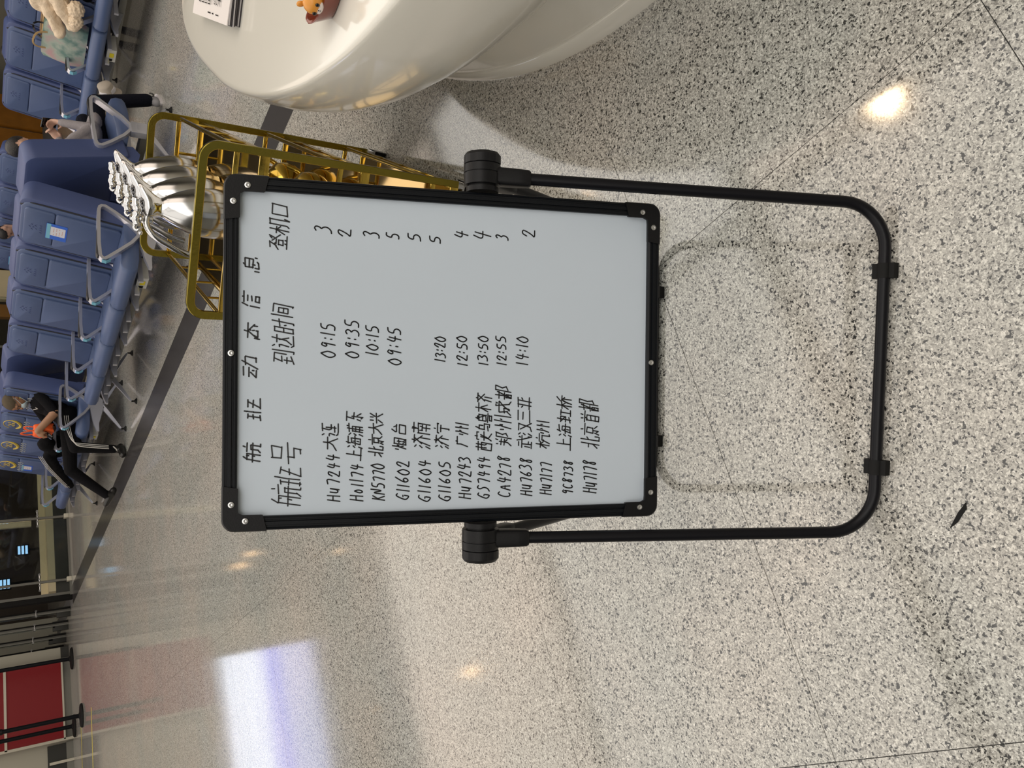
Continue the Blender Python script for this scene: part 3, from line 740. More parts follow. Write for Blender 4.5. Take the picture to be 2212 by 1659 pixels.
def sticker(b_, v0=.40, u0=.0, w_=.20, h_=.145):
    bm = slabback(w_, h_, .006, -.0315, -.0302, v0, .0004, .006, u0); o = obj('notice_card', bm, M['blue'], b_, smooth=0)
    bm = slabback(w_ * .56, h_ * .72, .004, -.0326, -.0316, v0 + .012, .0003, .004, u0 - .01); obj('card_panel', bm, M['card'], b_, smooth=0)
    bm = slabback(w_ * .96, h_ * .20, .004, -.0326, -.0316, v0 + h_ * .78, .0003, .004, u0); obj('card_header', bm, M['cyan'], b_, smooth=0)
    bm = bmesh.new()
    for i in range(4):
        for j in range(5): 
            if (i * 3 + j) % 4: 
                a = onback(u0 - .05 + j * .018, v0 + .03 + i * .02, -.0332); b = onback(u0 - .05 + j * .018 + .012, v0 + .03 + i * .02 + .004, -.0332)
                V = [bm.verts.new(p) for p in (a, (a[0], b[1], a[2]), b, (b[0], a[1], b[2]))]; bm.faces.new(V)
    obj('card_print', bm, M['print_red'], b_, smooth=0)
L1, L1b = bench(3.70, 5.60, 0, 4, 'blue four-seat bench facing left, nearest behind the gold trolley', 'blue benches')
power_box(L1, .30); sticker(L1b[0])
L2, L2b = bench(3.70, 8.80, 0, 4, 'blue four-seat bench facing left, with the masked man sitting on it', 'blue benches')
power_box(L2, .30); sticker(L2b[3], .34, .03, .19, .12)
P1, P1b = bench(5.36, 5.50 + 4 * PITCH, PI, 4, 'blue bench facing right, back to back with the nearest one', 'blue benches', legs=(.0, 4 * PITCH), plain_end=4)
P2, P2b = bench(5.36, 8.72 + 4 * PITCH, PI, 4, 'blue bench facing right behind the masked man', 'blue benches')
R1, R1b = bench(6.55, 4.74, 0, 5, 'blue bench facing left at the upper right, holding the coat and bags', 'blue benches')
power_box(R1, 1.55)
R2, R2b = bench(6.55, 8.5, 0, 4, 'blue bench facing left in the far aisle with a black backpack on it', 'blue benches')
sticker(R2b[3], .42, .0, .2, .14)
Q1, Q1b = bench(8.25, 7.6, PI, 4, 'blue bench facing right, behind the bench with the coat', 'blue benches')
# white number covers with a gold ring on the bench behind the man
def ringmark(b_):
    bm = bmesh.new(); path = [Vector(onback(.105 * math.cos(t), .615 + .085 * math.sin(t), -.0275)) for t in [math.radians(a) for a in range(20, 341, 12)]]
    rr = [.004 + .014 * max(0, math.cos(math.radians(a - 250))) for a in range(20, 341, 12)]
    tube(bm, path, rr, 6); obj('gold_ring_print', bm, M['print_gold'], b_)
    bm = bmesh.new()
    for u, v, s in ((-.03, .64, .02), (.03, .64, .02), (-.03, .60, .02), (.03, .60, .022), (0, .62, .016)):
        tube(bm, [Vector(onback(u - s, v - s * .6, -.0275)), Vector(onback(u, v + s * .7, -.0275)), Vector(onback(u + s, v - s * .5, -.0275))], .0035, 5)
    obj('gold_print', bm, M['print_gold'], b_)
    bm = bmesh.new()
    for k in range(5):
        u = -.12 + .06 * k; tube(bm, [Vector(onback(u + .016 * math.cos(t), .475 + .026 * math.sin(t), -.0315)) for t in [i * PI / 6 for i in range(11)]], .0032, 5)
    obj('pale_print', bm, M['print_light'], b_)
for b_ in L2b: ringmark(b_)
# ---------------------------------------------------------------- gold serving trolley
tc = Vector((1.77, 2.267, 0)); trz = math.atan2(.677, .736)
tr = empty('serving_trolley', tc, trz, 'gold three-tier serving trolley with mirror shelves, behind the whiteboard', 'trolley')
TL, TW, TH = .40, .255, .933      # half length, half width, height
def ybar(path, w_, t_, m, name, closed=False, parent=tr, up=Vector((1, 0, 0))):
    bm = bmesh.new(); strip(bm, path, w_, t_, closed, up=up); bmesh.ops.recalc_face_normals(bm, faces=bm.faces); return obj(name, bm, m, parent, 40)
for sx_ in (-1, 1):
    X = sx_ * TL; r = .045
    path = [(X, -TW, .085)]
    path += [(X, -TW + r - r * math.cos(a), TH - .011 - r + r * math.sin(a)) for a in [i * PI / 16 for i in range(9)]]
    path += [(X, TW - r + r * math.sin(a), TH - .011 - r + r * math.cos(a)) for a in [i * PI / 16 for i in range(9)]]
    path += [(X, TW, .085)]
    path = [Vector(p) for p in path]
    # square-section tube whose broad face looks along the trolley
    n_ = len(path); rs = []
    for i, p in enumerate(path):
        t = (path[min(i + 1, n_ - 1)] - path[max(i - 1, 0)]).normalized(); nn = Vector((0, -t.z, t.y)); x = Vector((1, 0, 0))
        rs.append([p + x * .0085 + nn * .012, p - x * .0085 + nn * .012, p - x * .0085 - nn * .012, p + x * .0085 - nn * .012])
    bm = bmesh.new(); rings(bm, rs); bmesh.ops.recalc_face_normals(bm, faces=bm.faces); bmesh.ops.bevel(bm, geom=bm.edges[:], offset=.0015, segments=1, affect='EDGES')
    obj('end_frame', bm, M['goldflat'], tr, 40)
for zi, (zr, zs) in enumerate(((.83, .752), (.51, .43), (.18, .10))):
    bm = bmesh.new(); box(bm, (-TL, -TW + .006, zs - .016), (TL, TW - .006, zs - .006), .002); sh = obj('shelf_tray', bm, M['gold'], tr)
    bm = bmesh.new(); box(bm, (-TL + .012, -TW + .018, zs - .006), (TL - .012, TW - .018, zs + .0), .001); obj('mirror_top', bm, M['goldmirror'], sh, 0)
    for sy_ in (-1, 1):
        bm = bmesh.new(); box(bm, (-TL, sy_ * (TW - .004) - .006, zs - .020), (TL, sy_ * (TW - .004) + .006, zs + .010), .0015); obj('shelf_edge', bm, M['gold'], sh)
        bm = bmesh.new(); cyl(bm, (-TL, sy_ * TW, zr), (TL, sy_ * TW, zr), .0075, 12); rl = obj('side_rail', bm, M['gold'], sh)
        for q in (-.2, 0, .2):
            bm = bmesh.new(); cyl(bm, (q, sy_ * TW, zs), (q, sy_ * TW, zr), .004, 8); obj('rail_pin', bm, M['gold'], rl)
    for sx_ in (-1, 1):
        bm = bmesh.new(); box(bm, (sx_ * (TL - .004) - .006, -TW, zs - .020), (sx_ * (TL - .004) + .006, TW, zs + .010), .0015); obj('shelf_edge', bm, M['gold'], sh)
        if zi < 3:
            bm = bmesh.new(); box(bm, (sx_ * TL - .006, -TW, zr - .008), (sx_ * TL + .006, TW, zr + .008), .002); obj('end_rail', bm, M['gold'], sh)
            for q in (-.13, .02, .15):
                bm = bmesh.new(); cyl(bm, (sx_ * TL, q, zs), (sx_ * TL, q, zr), .0055, 8); obj('rail_pin', bm, M['gold'], sh)
for sx_ in (-1, 1):
    for sy_ in (-1, 1):
        cx_, cy_ = sx_ * (TL - .01), sy_ * (TW - .005)
        bm = bmesh.new(); cyl(bm, (cx_, cy_, .060), (cx_, cy_, .09), .012, 12); box(bm, (cx_ - .012, cy_ - .018, .02), (cx_ + .03, cy_ - .014, .064)); box(bm, (cx_ - .012, cy_ + .014, .02), (cx_ + .03, cy_ + .018, .064)); box(bm, (cx_ - .012, cy_ - .018, .056), (cx_ + .03, cy_ + .018, .064))
        ca = obj('castor_fork', bm, M['steel'], tr)
        bm = bmesh.new(); cyl(bm, (cx_ + .014, cy_ - .012, .026), (cx_ + .014, cy_ + .012, .026), .026, 20); obj('castor_wheel', bm, M['rubber'], ca)

# stainless pitchers standing on the top shelf
def pitcher(along, across, rz, label):
    R_ = Matrix.Rotation(trz, 3, 'Z'); p = tc + R_ @ Vector((along, -across, 0))
    e = empty('pitcher', (p.x, p.y, .7525), rz, label, 'pitcher', None); e.scale = (1, 1, .88)
    prof = [(.001, 0), (.054, 0), (.060, .006), (.068, .03), (.076, .07), (.078, .105), (.074, .15), (.065, .19), (.053, .225), (.041, .252), (.032, .268), (.0285, .278)]
    q = []
    for (a, b) in zip(prof[2:], prof[3:]): q += [a, ((a[0] + b[0]) / 2, (a[1] + b[1]) / 2)]
    bm = bmesh.new(); lathe(bm, prof[:2] + q + [prof[-1]], 40); obj('body', bm, M['brushed'], e, 60)
    # flared collar that runs out into the pouring lip on the +x side
    bm = bmesh.new(); rs = []
    for z, r, lip in ((.276, .0285, 0), (.283, .029, .002), (.292, .031, .008), (.301, .033, .018), (.309, .034, .028), (.315, .033, .036)):
        ring = []
        for k in range(28):
            a = 2 * PI * k / 28; c = max(0, math.cos(a)); l = lip * c ** 4
            ring.append(((r + l) * math.cos(a), r * math.sin(a) * (1 - .25 * c * min(1, lip * 12)), z + .75 * l))
        rs.append(ring)
    rings(bm, rs); bmesh.ops.recalc_face_normals(bm, faces=bm.faces); obj('spout', bm, M['chrome'], e, 60)
    bm = bmesh.new(); rs = []
    for s, dz, in ((1.02, .000), (.98, .007), (.80, .013), (.45, .017), (.1, .018)):
        ring = []
        for k in range(28):
            a = 2 * PI * k / 28; c = max(0, math.cos(a)); l = .033 * c ** 4
            ring.append(((.033 + l) * s * math.cos(a), .033 * s * math.sin(a), .316 + .75 * l * s + dz))
        rs.append(ring)
    rings(bm, rs); bmesh.ops.recalc_face_normals(bm, faces=bm.faces); ld = obj('lid', bm, M['chrome'], e, 60)
    # coiled finial lying back over the lid
    bm = bmesh.new()
    cp = [Vector((.024 - .0033 * k, 0, .350 + .003 * math.sin(k * .4))) for k in range(27)]
    tube(bm, cp, [(.0165 - .0035 * abs(k - 11) / 15) * (.80 + .20 * abs(math.sin(k * .72))) * (1 if 1 < k < 25 else .55) for k in range(27)], 14, up=Vector((0, 1, 0)))
    tube(bm, chaikin([(-.056, 0, .350), (-.064, .003, .360), (-.074, 0, .352), (-.072, -.003, .342), (-.062, 0, .336)], 2), .005, 8)
    ball(bm, (-.080, 0, .338), .007, 2)
    ball(bm, (-.040, .010, .338), .007, 2); ball(bm, (-.040, -.010, .338), .007, 2)
    obj('finial', bm, M['chrome'], ld, 60)
    hp = chaikin([(-.030, 0, .318), (-.055, 0, .322), (-.085, 0, .300), (-.105, 0, .255), (-.128, 0, .205), (-.135, 0, .16)], 2)
    bm = bmesh.new(); n_ = len(hp); tube(bm, hp, [.0115 * (1 - .15 * i / n_) for i in range(n_)], 12, up=Vector((0, 1, 0))); obj('handle', bm, M['chrome'], e, 60)
    bm = bmesh.new(); box(bm, (-.048, -.008, .300), (-.022, .008, .328), .003); obj('hinge', bm, M['chrome'], e)
    return e
PZ = math.atan2(-.344, .60)
for al, lb in ((-.255, 'stainless steel pitcher with coiled finial, nearest of the four on the gold trolley'), (-.09, 'stainless steel pitcher, second from the camera on the gold trolley'),
               (.075, 'stainless steel pitcher, third from the camera on the gold trolley'), (.24, 'stainless steel pitcher, farthest of the four on the gold trolley')):
    pitcher(al, .03 + (al + .255) * .06, PZ, lb)
# kettles and glass bowls that gleam on the lower shelves
def globe(al, ac, z, r, label):
    R_ = Matrix.Rotation(trz, 3, 'Z'); p = tc + R_ @ Vector((al, -ac, 0))
    e = empty('gold_teapot', (p.x, p.y, z), PZ + .6, label, 'teapot')
    bm = bmesh.new(); lathe(bm, [(.001, 0), (r * .55, 0), (r * .62, .006), (r * .93, r * .5), (r, r * .85), (r * .9, r * 1.25), (r * .55, r * 1.55), (r * .4, r * 1.62)], 32); obj('body', bm, M['gold'], e, 60)
    bm = bmesh.new(); lathe(bm, [(r * .42, r * 1.62), (r * .35, r * 1.7), (r * .1, r * 1.78), (r * .08, r * 1.85), (r * .12, r * 1.92), (.001, r * 1.97)], 24); obj('lid', bm, M['gold'], e, 60)
    bm = bmesh.new(); tube(bm, chaikin([(r * .85, 0, r * .8), (r * 1.3, 0, r * 1.0), (r * 1.5, 0, r * 1.5)], 2), [r * .14] * 4 + [r * .1] * 8 if False else r * .11, 10, up=Vector((0, 1, 0))); obj('spout', bm, M['gold'], e, 60)
    bm = bmesh.new(); tube(bm, chaikin([(-r * .8, 0, r * 1.3), (-r * 1.4, 0, r * 1.35), (-r * 1.45, 0, r * .8), (-r * .9, 0, r * .55)], 2), r * .07, 8, up=Vector((0, 1, 0))); obj('handle', bm, M['gold'], e, 60)
globe(.14, .10, .4305, .085, 'round gold teapot on the middle trolley shelf, farther one')
globe(-.14, .11, .4305, .085, 'round gold teapot on the middle trolley shelf, nearer one')

# ---------------------------------------------------------------- white moulded service desk
outl = [(1.350, .93), (1.40, 1.09), (1.475, 1.27), (1.60, 1.49), (1.76, 1.70), (1.93, 1.88), (2.12, 2.05), (2.33, 2.19), (2.55, 2.325), (2.74, 2.405), (2.86, 2.42), (2.96, 2.37),
        (3.07, 2.24), (3.15, 2.02), (3.18, 1.74), (3.12, 1.44), (2.98, 1.14), (2.78, .86), (2.55, .58), (2.32, .30), (2.08, .04), (1.84, -.14), (1.60, -.20), (1.42, -.06), (1.33, .20), (1.31, .50), (1.32, .74)]
outl = [(p.x, p.y) for p in chaikin([(a, b, 0) for a, b in outl], 2, True)]
cxm, cym = 2.3, 1.25
def inset(pts, d):
    n = len(pts); o = []
    for i in range(n):
        a, b = Vector(pts[i - 1]), Vector(pts[(i + 1) % n]); t = (b - a).normalized(); nn = Vector((-t.y, t.x))
        p = Vector(pts[i]); c = Vector((cxm, cym))
        if (p + nn * .01 - c).length > (p - c).length: nn = -nn
        o.append(tuple(p + nn * d))
    return o
def lev(d, z): return [(x, y, z) for x, y in inset(outl, d)]
dk = empty('service_desk', (2.3, 1.25, 0), 0, 'glossy white moulded service desk with rounded end at the upper right', 'desk')
def dobj(name, bm, m, sm=50):
    for v in bm.verts: v.co -= Vector((2.3, 1.25, 0))
    bmesh.ops.recalc_face_normals(bm, faces=bm.faces); return obj(name, bm, m, dk, sm)
bm = bmesh.new()
rings(bm, [lev(.20, .752), lev(.024, .752), lev(.012, .750), lev(.004, .744), lev(.0, .735), lev(-.004, .715), lev(-.012, .66), lev(-.014, .60), lev(-.006, .54), lev(.018, .47), lev(.060, .405), lev(.105, .355), lev(.128, .335), lev(.138, .332), (lev(.16, .338))], cap=True)
dobj('desk_body', bm, M['gel'], 60)
bm = bmesh.new(); rings(bm, [lev(.20, .40), lev(.21, .30), lev(.218, .10), lev(.218, .06)]); dobj('desk_pedestal', bm, M['gel'], 60)
bm = bmesh.new(); rings(bm, [lev(.23, .060), lev(.212, .058), lev(.205, .050), lev(.203, .0)]); dobj('plinth_lip', bm, M['gel'], 40)
# leaflet pile
def pile(x, y, rz):
    e = empty('newspaper_pile', (x, y, .7525), rz, 'stack of folded newspapers lying on the white desk top', 'newspaper')
    rr = random.Random(5)
    for k in range(9):
        z = k * .0042; ox, oy = rr.uniform(-.004, .004), rr.uniform(-.004, .004)
        bm = bmesh.new(); w_, d_ = .50, .38; rs = []
        for t in range(7):
            yy = -d_ / 2 + d_ * t / 6; lift = .003 * math.sin(t * 1.2 + k) * (k / 9)
            rs.append([(-w_/2 + ox, yy + oy, z + lift), (w_/2 + ox, yy + oy, z + lift), (w_/2 + ox, yy + oy, z + .0034 + lift), (-w_/2 + ox, yy + oy, z + .0034 + lift)])
        rings(bm, rs); bmesh.ops.recalc_face_normals(bm, faces=bm.faces)
        o = obj('newspaper', bm, M['paper'] if k == 8 else (M['magdark'] if k % 2 == 0 else M['newsprint']), e, 0)
    bm = bmesh.new(); zt = 8 * .0042 + .0075
    def bar(x0, y0, x1, y1): 
        V = [bm.verts.new(p) for p in ((x0, y0, zt), (x1, y0, zt), (x1, y1, zt), (x0, y1, zt))]; bm.faces.new(V)
    for k in range(13):
        for c in range(5): bar(-.23 + .095 * c, -.085 + .02 * k, -.23 + .095 * c + .078 - .012 * ((k + c) % 3), -.085 + .02 * k + .006)
    obj('column_print', bm, M['newsprint'], e, 0)
    bm = bmesh.new()
    for i, g in enumerate("在国直国下动关"):
        for st in GL[g].split():
            P = [Vector((-.17 + .046 * i + .038 * int(st[j]) / 9, -.145 + .042 * int(st[j + 1]) / 9, 0)) for j in range(0, len(st), 2)]
            for a, b in zip(P, P[1:]):
                d = b - a
                if d.length < 1e-6: continue
                s = Vector((-d.y, d.x, 0)).normalized() * .0015
                V = [bm.verts.new((q.x, q.y, zt + .0006)) for q in (a + s, a - s, b - s, b + s)]; bm.faces.new(V)
    bar(-.02, -.174, .02, -.170); bar(.04, -.174, .06, -.170); bar(.09, -.174, .13, -.171)
    obj('headline_print', bm, M['toyblack'], e, 0)
pile(2.483, 1.837, math.radians(-141.5))

# little animal figure in a glazed dish
te = empty('toy_dish', (1.630, 1.170, .7525), math.radians(106), 'red-brown glazed boat-shaped dish on the edge of the white desk', 'dish')
bm = bmesh.new(); N_ = 32
def boat(sx_, sy_, z, pw=2.6): return [(sx_ * math.copysign(abs(math.cos(a)) ** (2 / pw), math.cos(a)), sy_ * math.copysign(abs(math.sin(a)) ** (2 / pw), math.sin(a)), z + (.012 * max(0, math.cos(a)) ** 4 if z > .01 else 0)) for a in [2*PI*k/N_ for k in range(N_)]]
rings(bm, [boat(.085, .028, 0), boat(.092, .032, .003), boat(.108, .041, .026), boat(.116, .045, .040), boat(.114, .043, .042), boat(.108, .039, .040), boat(.092, .032, .008), boat(.07, .024, .005)])
bmesh.ops.recalc_face_normals(bm, faces=bm.faces); obj('dish_body', bm, M['tray'], te, 50)
te.location.x += 0
tf = empty('toy_animal', (1.608, 1.219, .757), math.radians(186), 'small orange toy animal with white muzzle sitting in the dish', 'toy figure')
bm = bmesh.new(); ball(bm, (-.012, 0, .018), (.026, .019, .019), 3); ball(bm, (.012, -.016, .014), (.014, .008, .008), 2); ball(bm, (.012, .016, .014), (.014, .008, .008), 2); ball(bm, (-.005, -.018, .026), (.008, .007, .014), 2); obj('torso', bm, M['toy'], tf, 60)
bm = bmesh.new(); ball(bm, (.018, 0, .055), (.027, .026, .024), 3); hd = obj('head', bm, M['toy'], tf, 60)
for sg in (-1, 1):
    bm = bmesh.new(); ball(bm, (.004, sg * .021, .076), (.005, .008, .010), 2, rot=Matrix.Rotation(-sg * .5, 3, 'X')); obj('ear', bm, M['toy'], hd, 60)
    bm = bmesh.new(); ball(bm, (.0435, sg * .0115, .053), (.0028, .0045, .0055), 2); obj('eye', bm, M['toyblack'], hd, 60)
bm = bmesh.new(); ball(bm, (.0315, 0, .044), (.0135, .016, .0105), 3); obj('muzzle', bm, M['toywhite'], hd, 60)
bm = bmesh.new(); ball(bm, (.0452, 0, .047), (.0012, .0022, .0014), 2); tube(bm, [Vector((.0453, -.003, .0435)), Vector((.0458, 0, .0425)), Vector((.0453, .003, .0435))], .0005, 5); obj('mouth', bm, M['toyblack'], hd, 60)
bm = bmesh.new(); tube(bm, chaikin([(-.034, 0, .02), (-.05, .0, .035), (-.045, .006, .055)], 2), .008, 10); obj('tail', bm, M['toy'], tf, 60)
# ---------------------------------------------------------------- people
V3 = Vector
def figure(name, loc, rz, J, mats, label, headpitch=.3, headyaw=0, hands=True, voxel=.0085, shoe_len=.24):
    root = empty(name, loc, rz, label, 'person')
    prims = []     # (kind, data, material)
    cap = lambda a, b, ra, rb, m: prims.append(('c', V3(a), V3(b), ra, rb, m))
    ell = lambda c, r, m, rot=None: prims.append(('e', V3(c), r, m, rot))
    P = lambda k: V3(J[k])
    pel, che, nek, hd = P('pelvis'), P('chest'), P('neck'), P('head')
    RH = Matrix.Rotation(headyaw, 3, 'Z') @ Matrix.Rotation(headpitch, 3, 'Y')
    # torso
    tr_ = Matrix.Rotation(-math.atan2(pel.x - che.x, che.z - pel.z), 3, 'Y')
    ell(pel, (.125, .165, .115), 2, tr_); ell(pel * .5 + che * .5, (.115, .155, .15), 1, tr_); ell(che, (.115, .175, .15), 1, tr_)
    cap(P('shL') * .75 + nek * .25, P('shR') * .75 + nek * .25, .060, .060, 1); cap(che, nek - (nek - che) * .12, .09, .062, 1)
    cap(nek, hd + RH @ V3((-.02, 0, -.05)), .052, .050, 0)
    if J.get('lap'):
        ell((.12, -.13, .585), (.14, .10, .075), 1); ell((.0, -.10, .66), (.14, .12, .13), 1); ell((.25, -.12, .56), (.10, .09, .06), 1)
    # head
    ell(hd + RH @ V3((-.012, 0, .030)), (.098, .077, .083), 4, RH); ell(hd + RH @ V3((.020, 0, -.018)), (.070, .064, .094), 0, RH)
    ell(hd + RH @ V3((.045, 0, -.078)), (.034, .034, .026), 0, RH)
    cap(hd + RH @ V3((.084, 0, .010)), hd + RH @ V3((.100, 0, -.024)), .008, .014, 0)
    for sg in (-1, 1):
        ell(hd + RH @ V3((-.008, sg * .074, -.012)), (.018, .009, .030), 0, RH)
        ell(hd + RH @ V3((.072, sg * .030, .016)), (.014, .020, .008), 0, RH)
    cap(hd + RH @ V3((.083, -.018, -.052)), hd + RH @ V3((.083, .018, -.052)), .010, .010, 0)
    for s in 'LR':
        sh, el, wr, hip, kn, an, toe = (P(k + s) for k in ('sh', 'el', 'wr', 'hip', 'kn', 'an', 'toe'))
        cap(sh, el, .058, .046, 1)
        ml = J.get('sleeve', 1.0)
        cap(el, wr, .043 if ml > .5 else .046, .032 if ml > .5 else .034, 1 if ml > .5 else 0)
        cap(pel * .35 + hip * .65, kn, .092, .066, 2); cap(kn, an, .063, .046 if not J.get('wide') else .058, 2)
        d = (toe - an); d.z = 0; d.normalize()
        tz = toe - V3((0, 0, 0)); heel = an - d * .045; heel.z = max(.035, an.z - .075)
        up = (toe - heel).normalized()
        cap(heel, heel + up * .10, .036, .040, 3); cap(heel + up * .08, heel + up * (shoe_len - .075), .040, .034, 3); cap(an, heel + up * .05, .042, .042, 3)
        if hands:
            tgt = J.get('hand' + s); hv = (V3(tgt) - wr).normalized() if tgt else (wr - el).normalized()
            nrm = V3(J.get('palm' + s, (0, 0, -1))); sd = hv.cross(nrm).normalized(); nrm = sd.cross(hv).normalized()
            c = wr + hv * .045
            rot = Matrix((hv, sd, nrm)).transposed()
            ell(c, (.050, .040, .017), 0, rot)
            curl = J.get('curl', .55)
            for q, ln in ((-.029, .062), (-.010, .074), (.010, .080), (.029, .070)):
                p0 = wr + hv * .080 + sd * q; a = 0
                for sl in (.42, .32, .26):
                    a += curl; p1 = p0 + (hv * math.cos(a) + nrm * math.sin(a)) * ln * sl * 1.0; cap(p0, p1, .0092, .0082, 0); p0 = p1
            sgn = 1 if s == 'L' else -1
            p0 = wr + hv * .022 + sd * (.030 * sgn); p1 = p0 + (hv * .6 + sd * sgn * .5 + nrm * .45).normalized() * .035; p2 = p1 + (hv * .8 + nrm * .6).normalized() * .028
            cap(p0, p1, .012, .010, 0); cap(p1, p2, .010, .008, 0)
    bm = bmesh.new()
    for pr in prims:
        if pr[0] == 'c':
            _, a, b, ra, rb, m = pr; d = b - a; L_ = max(d.length, 1e-4); t = d.normalized()
            path = []; rr = []
            for k in range(5):
                q = k / 4 * PI / 2; path.append(a - t * ra * math.cos(q)); rr.append(max(ra * math.sin(q), .0006))
            for k in range(5):
                q = k / 4 * PI / 2; path.append(b + t * rb * math.sin(q)); rr.append(max(rb * math.cos(q), .0006))
            tube(bm, path, rr, 12)
        else: ball(bm, pr[1], pr[2], 3, rot=pr[4])
    bmesh.ops.recalc_face_normals(bm, faces=bm.faces)
    me = D.meshes.new('tmp'); bm.to_mesh(me); bm.free(); o = D.objects.new('tmp', me); COL.objects.link(o)
    md = o.modifiers.new('r', 'REMESH'); md.mode = 'VOXEL'; md.voxel_size = voxel
    sm = o.modifiers.new('s', 'SMOOTH'); sm.factor = .5; sm.iterations = 3
    bpy.context.view_layer.update(); dg = bpy.context.evaluated_depsgraph_get()
    me2 = D.meshes.new_from_object(o.evaluated_get(dg)); D.objects.remove(o)
    me2.name = 'body'
    for m in mats: me2.materials.append(m)
    def dist(p, pr):
        if pr[0] == 'c':
            a, b = pr[1], pr[2]; ab = b - a; t = max(0, min(1, (p - a).dot(ab) / max(ab.length_squared, 1e-9)))
            return (p - (a + ab * t)).length - (pr[3] * (1 - t) + pr[4] * t)
        q = p - pr[1]
        if pr[4] is not None: q = pr[4].transposed() @ q
        r = pr[2]; k = math.sqrt((q.x / r[0]) ** 2 + (q.y / r[1]) ** 2 + (q.z / r[2]) ** 2)
        return (k - 1) * min(r)
    info = [(pr, pr[5] if pr[0] == 'c' else pr[3], (pr[1] + pr[2]) / 2 if pr[0] == 'c' else pr[1], ((pr[1] - pr[2]).length / 2 + max(pr[3], pr[4])) if pr[0] == 'c' else max(pr[2])) for pr in prims]
    hy = J.get('hairline', .028)
    for f in me2.polygons:
        p = V3(f.center); best = None
        for pr, m, c, R_ in info:
            if (p - c).length > R_ + .05: continue
            d = dist(p, pr)
            if best is None or d < best[0]: best = (d, m)
        m = best[1] if best else 1
        if m in (0, 4):
            q = RH.transposed() @ (p - hd)
            if q.length < .16 and (p - nek).dot(hd - nek) > .05 * (hd - nek).length:
                m = 4 if (q.z > hy + .55 * max(0, q.x - .035) and q.x < .075) or (q.x < -.045 and q.z > -.055) else 0
        f.material_index = m
    me2.shade_smooth()
    body = D.objects.new('body', me2); COL.objects.link(body); body.parent = root
    # eyes
    for sg in (-1, 1):
        b = bmesh.new(); c = hd + RH @ V3((.079, sg * .030, .004)); ball(b, c, (.006, .010, .005), 2, rot=RH); obj('eye', b, M['toyblack'], root, 60)
    return root, RH, hd, J
def seatedJ(**kw):
    J = dict(pelvis=(0, 0, .53), chest=(-.17, 0, .80), neck=(-.22, 0, .965), head=(-.18, 0, 1.10))
    for s, y in (('L', 1), ('R', -1)):
        J['sh' + s] = (-.19, .165 * y, .88); J['el' + s] = (.02, .20 * y, .68); J['wr' + s] = (.22, .10 * y, .70)
        J['hip' + s] = (.0, .09 * y, .52); J['kn' + s] = (.42, .11 * y, .52); J['an' + s] = (.44, .11 * y, .11); J['toe' + s] = (.60, .13 * y, .045)
    J.update(kw); return J

# the man in black with a mask, glasses and cropped hair
JA = seatedJ(pelvis=(0, 0, .525), chest=(-.19, 0, .745), neck=(-.26, 0, .875), head=(-.20, 0, 1.015), shL=(-.215, .16, .80), shR=(-.215, -.16, .80),
    elL=(.03, .205, .665), wrL=(.215, .16, .825), handL=(.25, .10, .79), palmL=(-.5, -.6, -.6), elR=(.03, -.21, .665), wrR=(.15, -.10, .72), handR=(.22, -.02, .74), palmR=(-.3, .5, .3), sleeve=0, curl=.75,
    hipL=(.02, .09, .515), hipR=(.02, -.10, .515), knL=(.40, .12, .485), anL=(.44, .12, .115), toeL=(.57, .21, .04),
    knR=(.52, -.25, .50), anR=(.80, -.34, .155), toeR=(.92, -.38, .17), hairline=.012)
A, RHA, hdA, _ = figure('person', (4.02, 9.07, 0), PI, JA, [M['skin'], M['black_cloth'], M['black_cloth'], M['blackshoe'], M['stubble']],
    'seated man in black t-shirt and striped track trousers, wearing glasses and a face mask', headpitch=.45)
bm = bmesh.new()
rs = []
for z, x0, wd in ((-.020, .100, .030), (-.040, .108, .044), (-.062, .106, .048), (-.085, .094, .042), (-.104, .070, .028)):
    rs.append([hdA + RHA @ V3((x0 - .030 * (abs(t) ** 1.6), wd * t * 1.15, z)) for t in (-1, -.7, -.35, 0, .35, .7, 1)])
V = [[bm.verts.new(p) for p in r] for r in rs]
for a, b in zip(V, V[1:]):
    for i in range(6): bm.faces.new((a[i], a[i + 1], b[i + 1], b[i]))
r = bmesh.ops.extrude_face_region(bm, geom=bm.faces[:]); d_ = RHA @ V3((-.004, 0, 0))
for v in [g for g in r['geom'] if isinstance(g, bmesh.types.BMVert)]: v.co += d_
bmesh.ops.recalc_face_normals(bm, faces=bm.faces); mk = obj('face_mask', bm, M['mask'], A, 60)
for sg in (-1, 1):
    for z0, z1 in ((-.030, .006), (-.092, -.035)):
        bm = bmesh.new(); tube(bm, [hdA + RHA @ V3(p) for p in ((.075, sg * .050, z0), (.03, sg * .073, (z0 + z1) / 2), (-.014, sg * .083, z1))], .0022, 6); obj('ear_loop', bm, M['mask'], mk)
bm = bmesh.new()
gl = empty('glasses', (0, 0, 0)); gl.parent = A
for sg in (-1, 1):
    b = bmesh.new(); tube(b, [hdA + RHA @ V3((.094 - .004 * abs(math.sin(t)), sg * (.033 + .025 * math.cos(t)), .004 + .018 * math.sin(t))) for t in [i * PI / 10 for i in range(20)]], .0022, 6, True); obj('lens_rim', b, M['toyblack'], gl)
    b = bmesh.new(); tube(b, [hdA + RHA @ V3(p) for p in ((.088, sg * .058, .010), (.04, sg * .078, .012), (-.012, sg * .084, .008), (-.025, sg * .082, -.006))], .0024, 6); obj('temple', b, M['toyblack'], gl)
b = bmesh.new(); tube(b, [hdA + RHA @ V3(p) for p in ((.097, -.009, .008), (.100, 0, .010), (.097, .009, .008))], .002, 6); obj('bridge', b, M['toyblack'], gl)
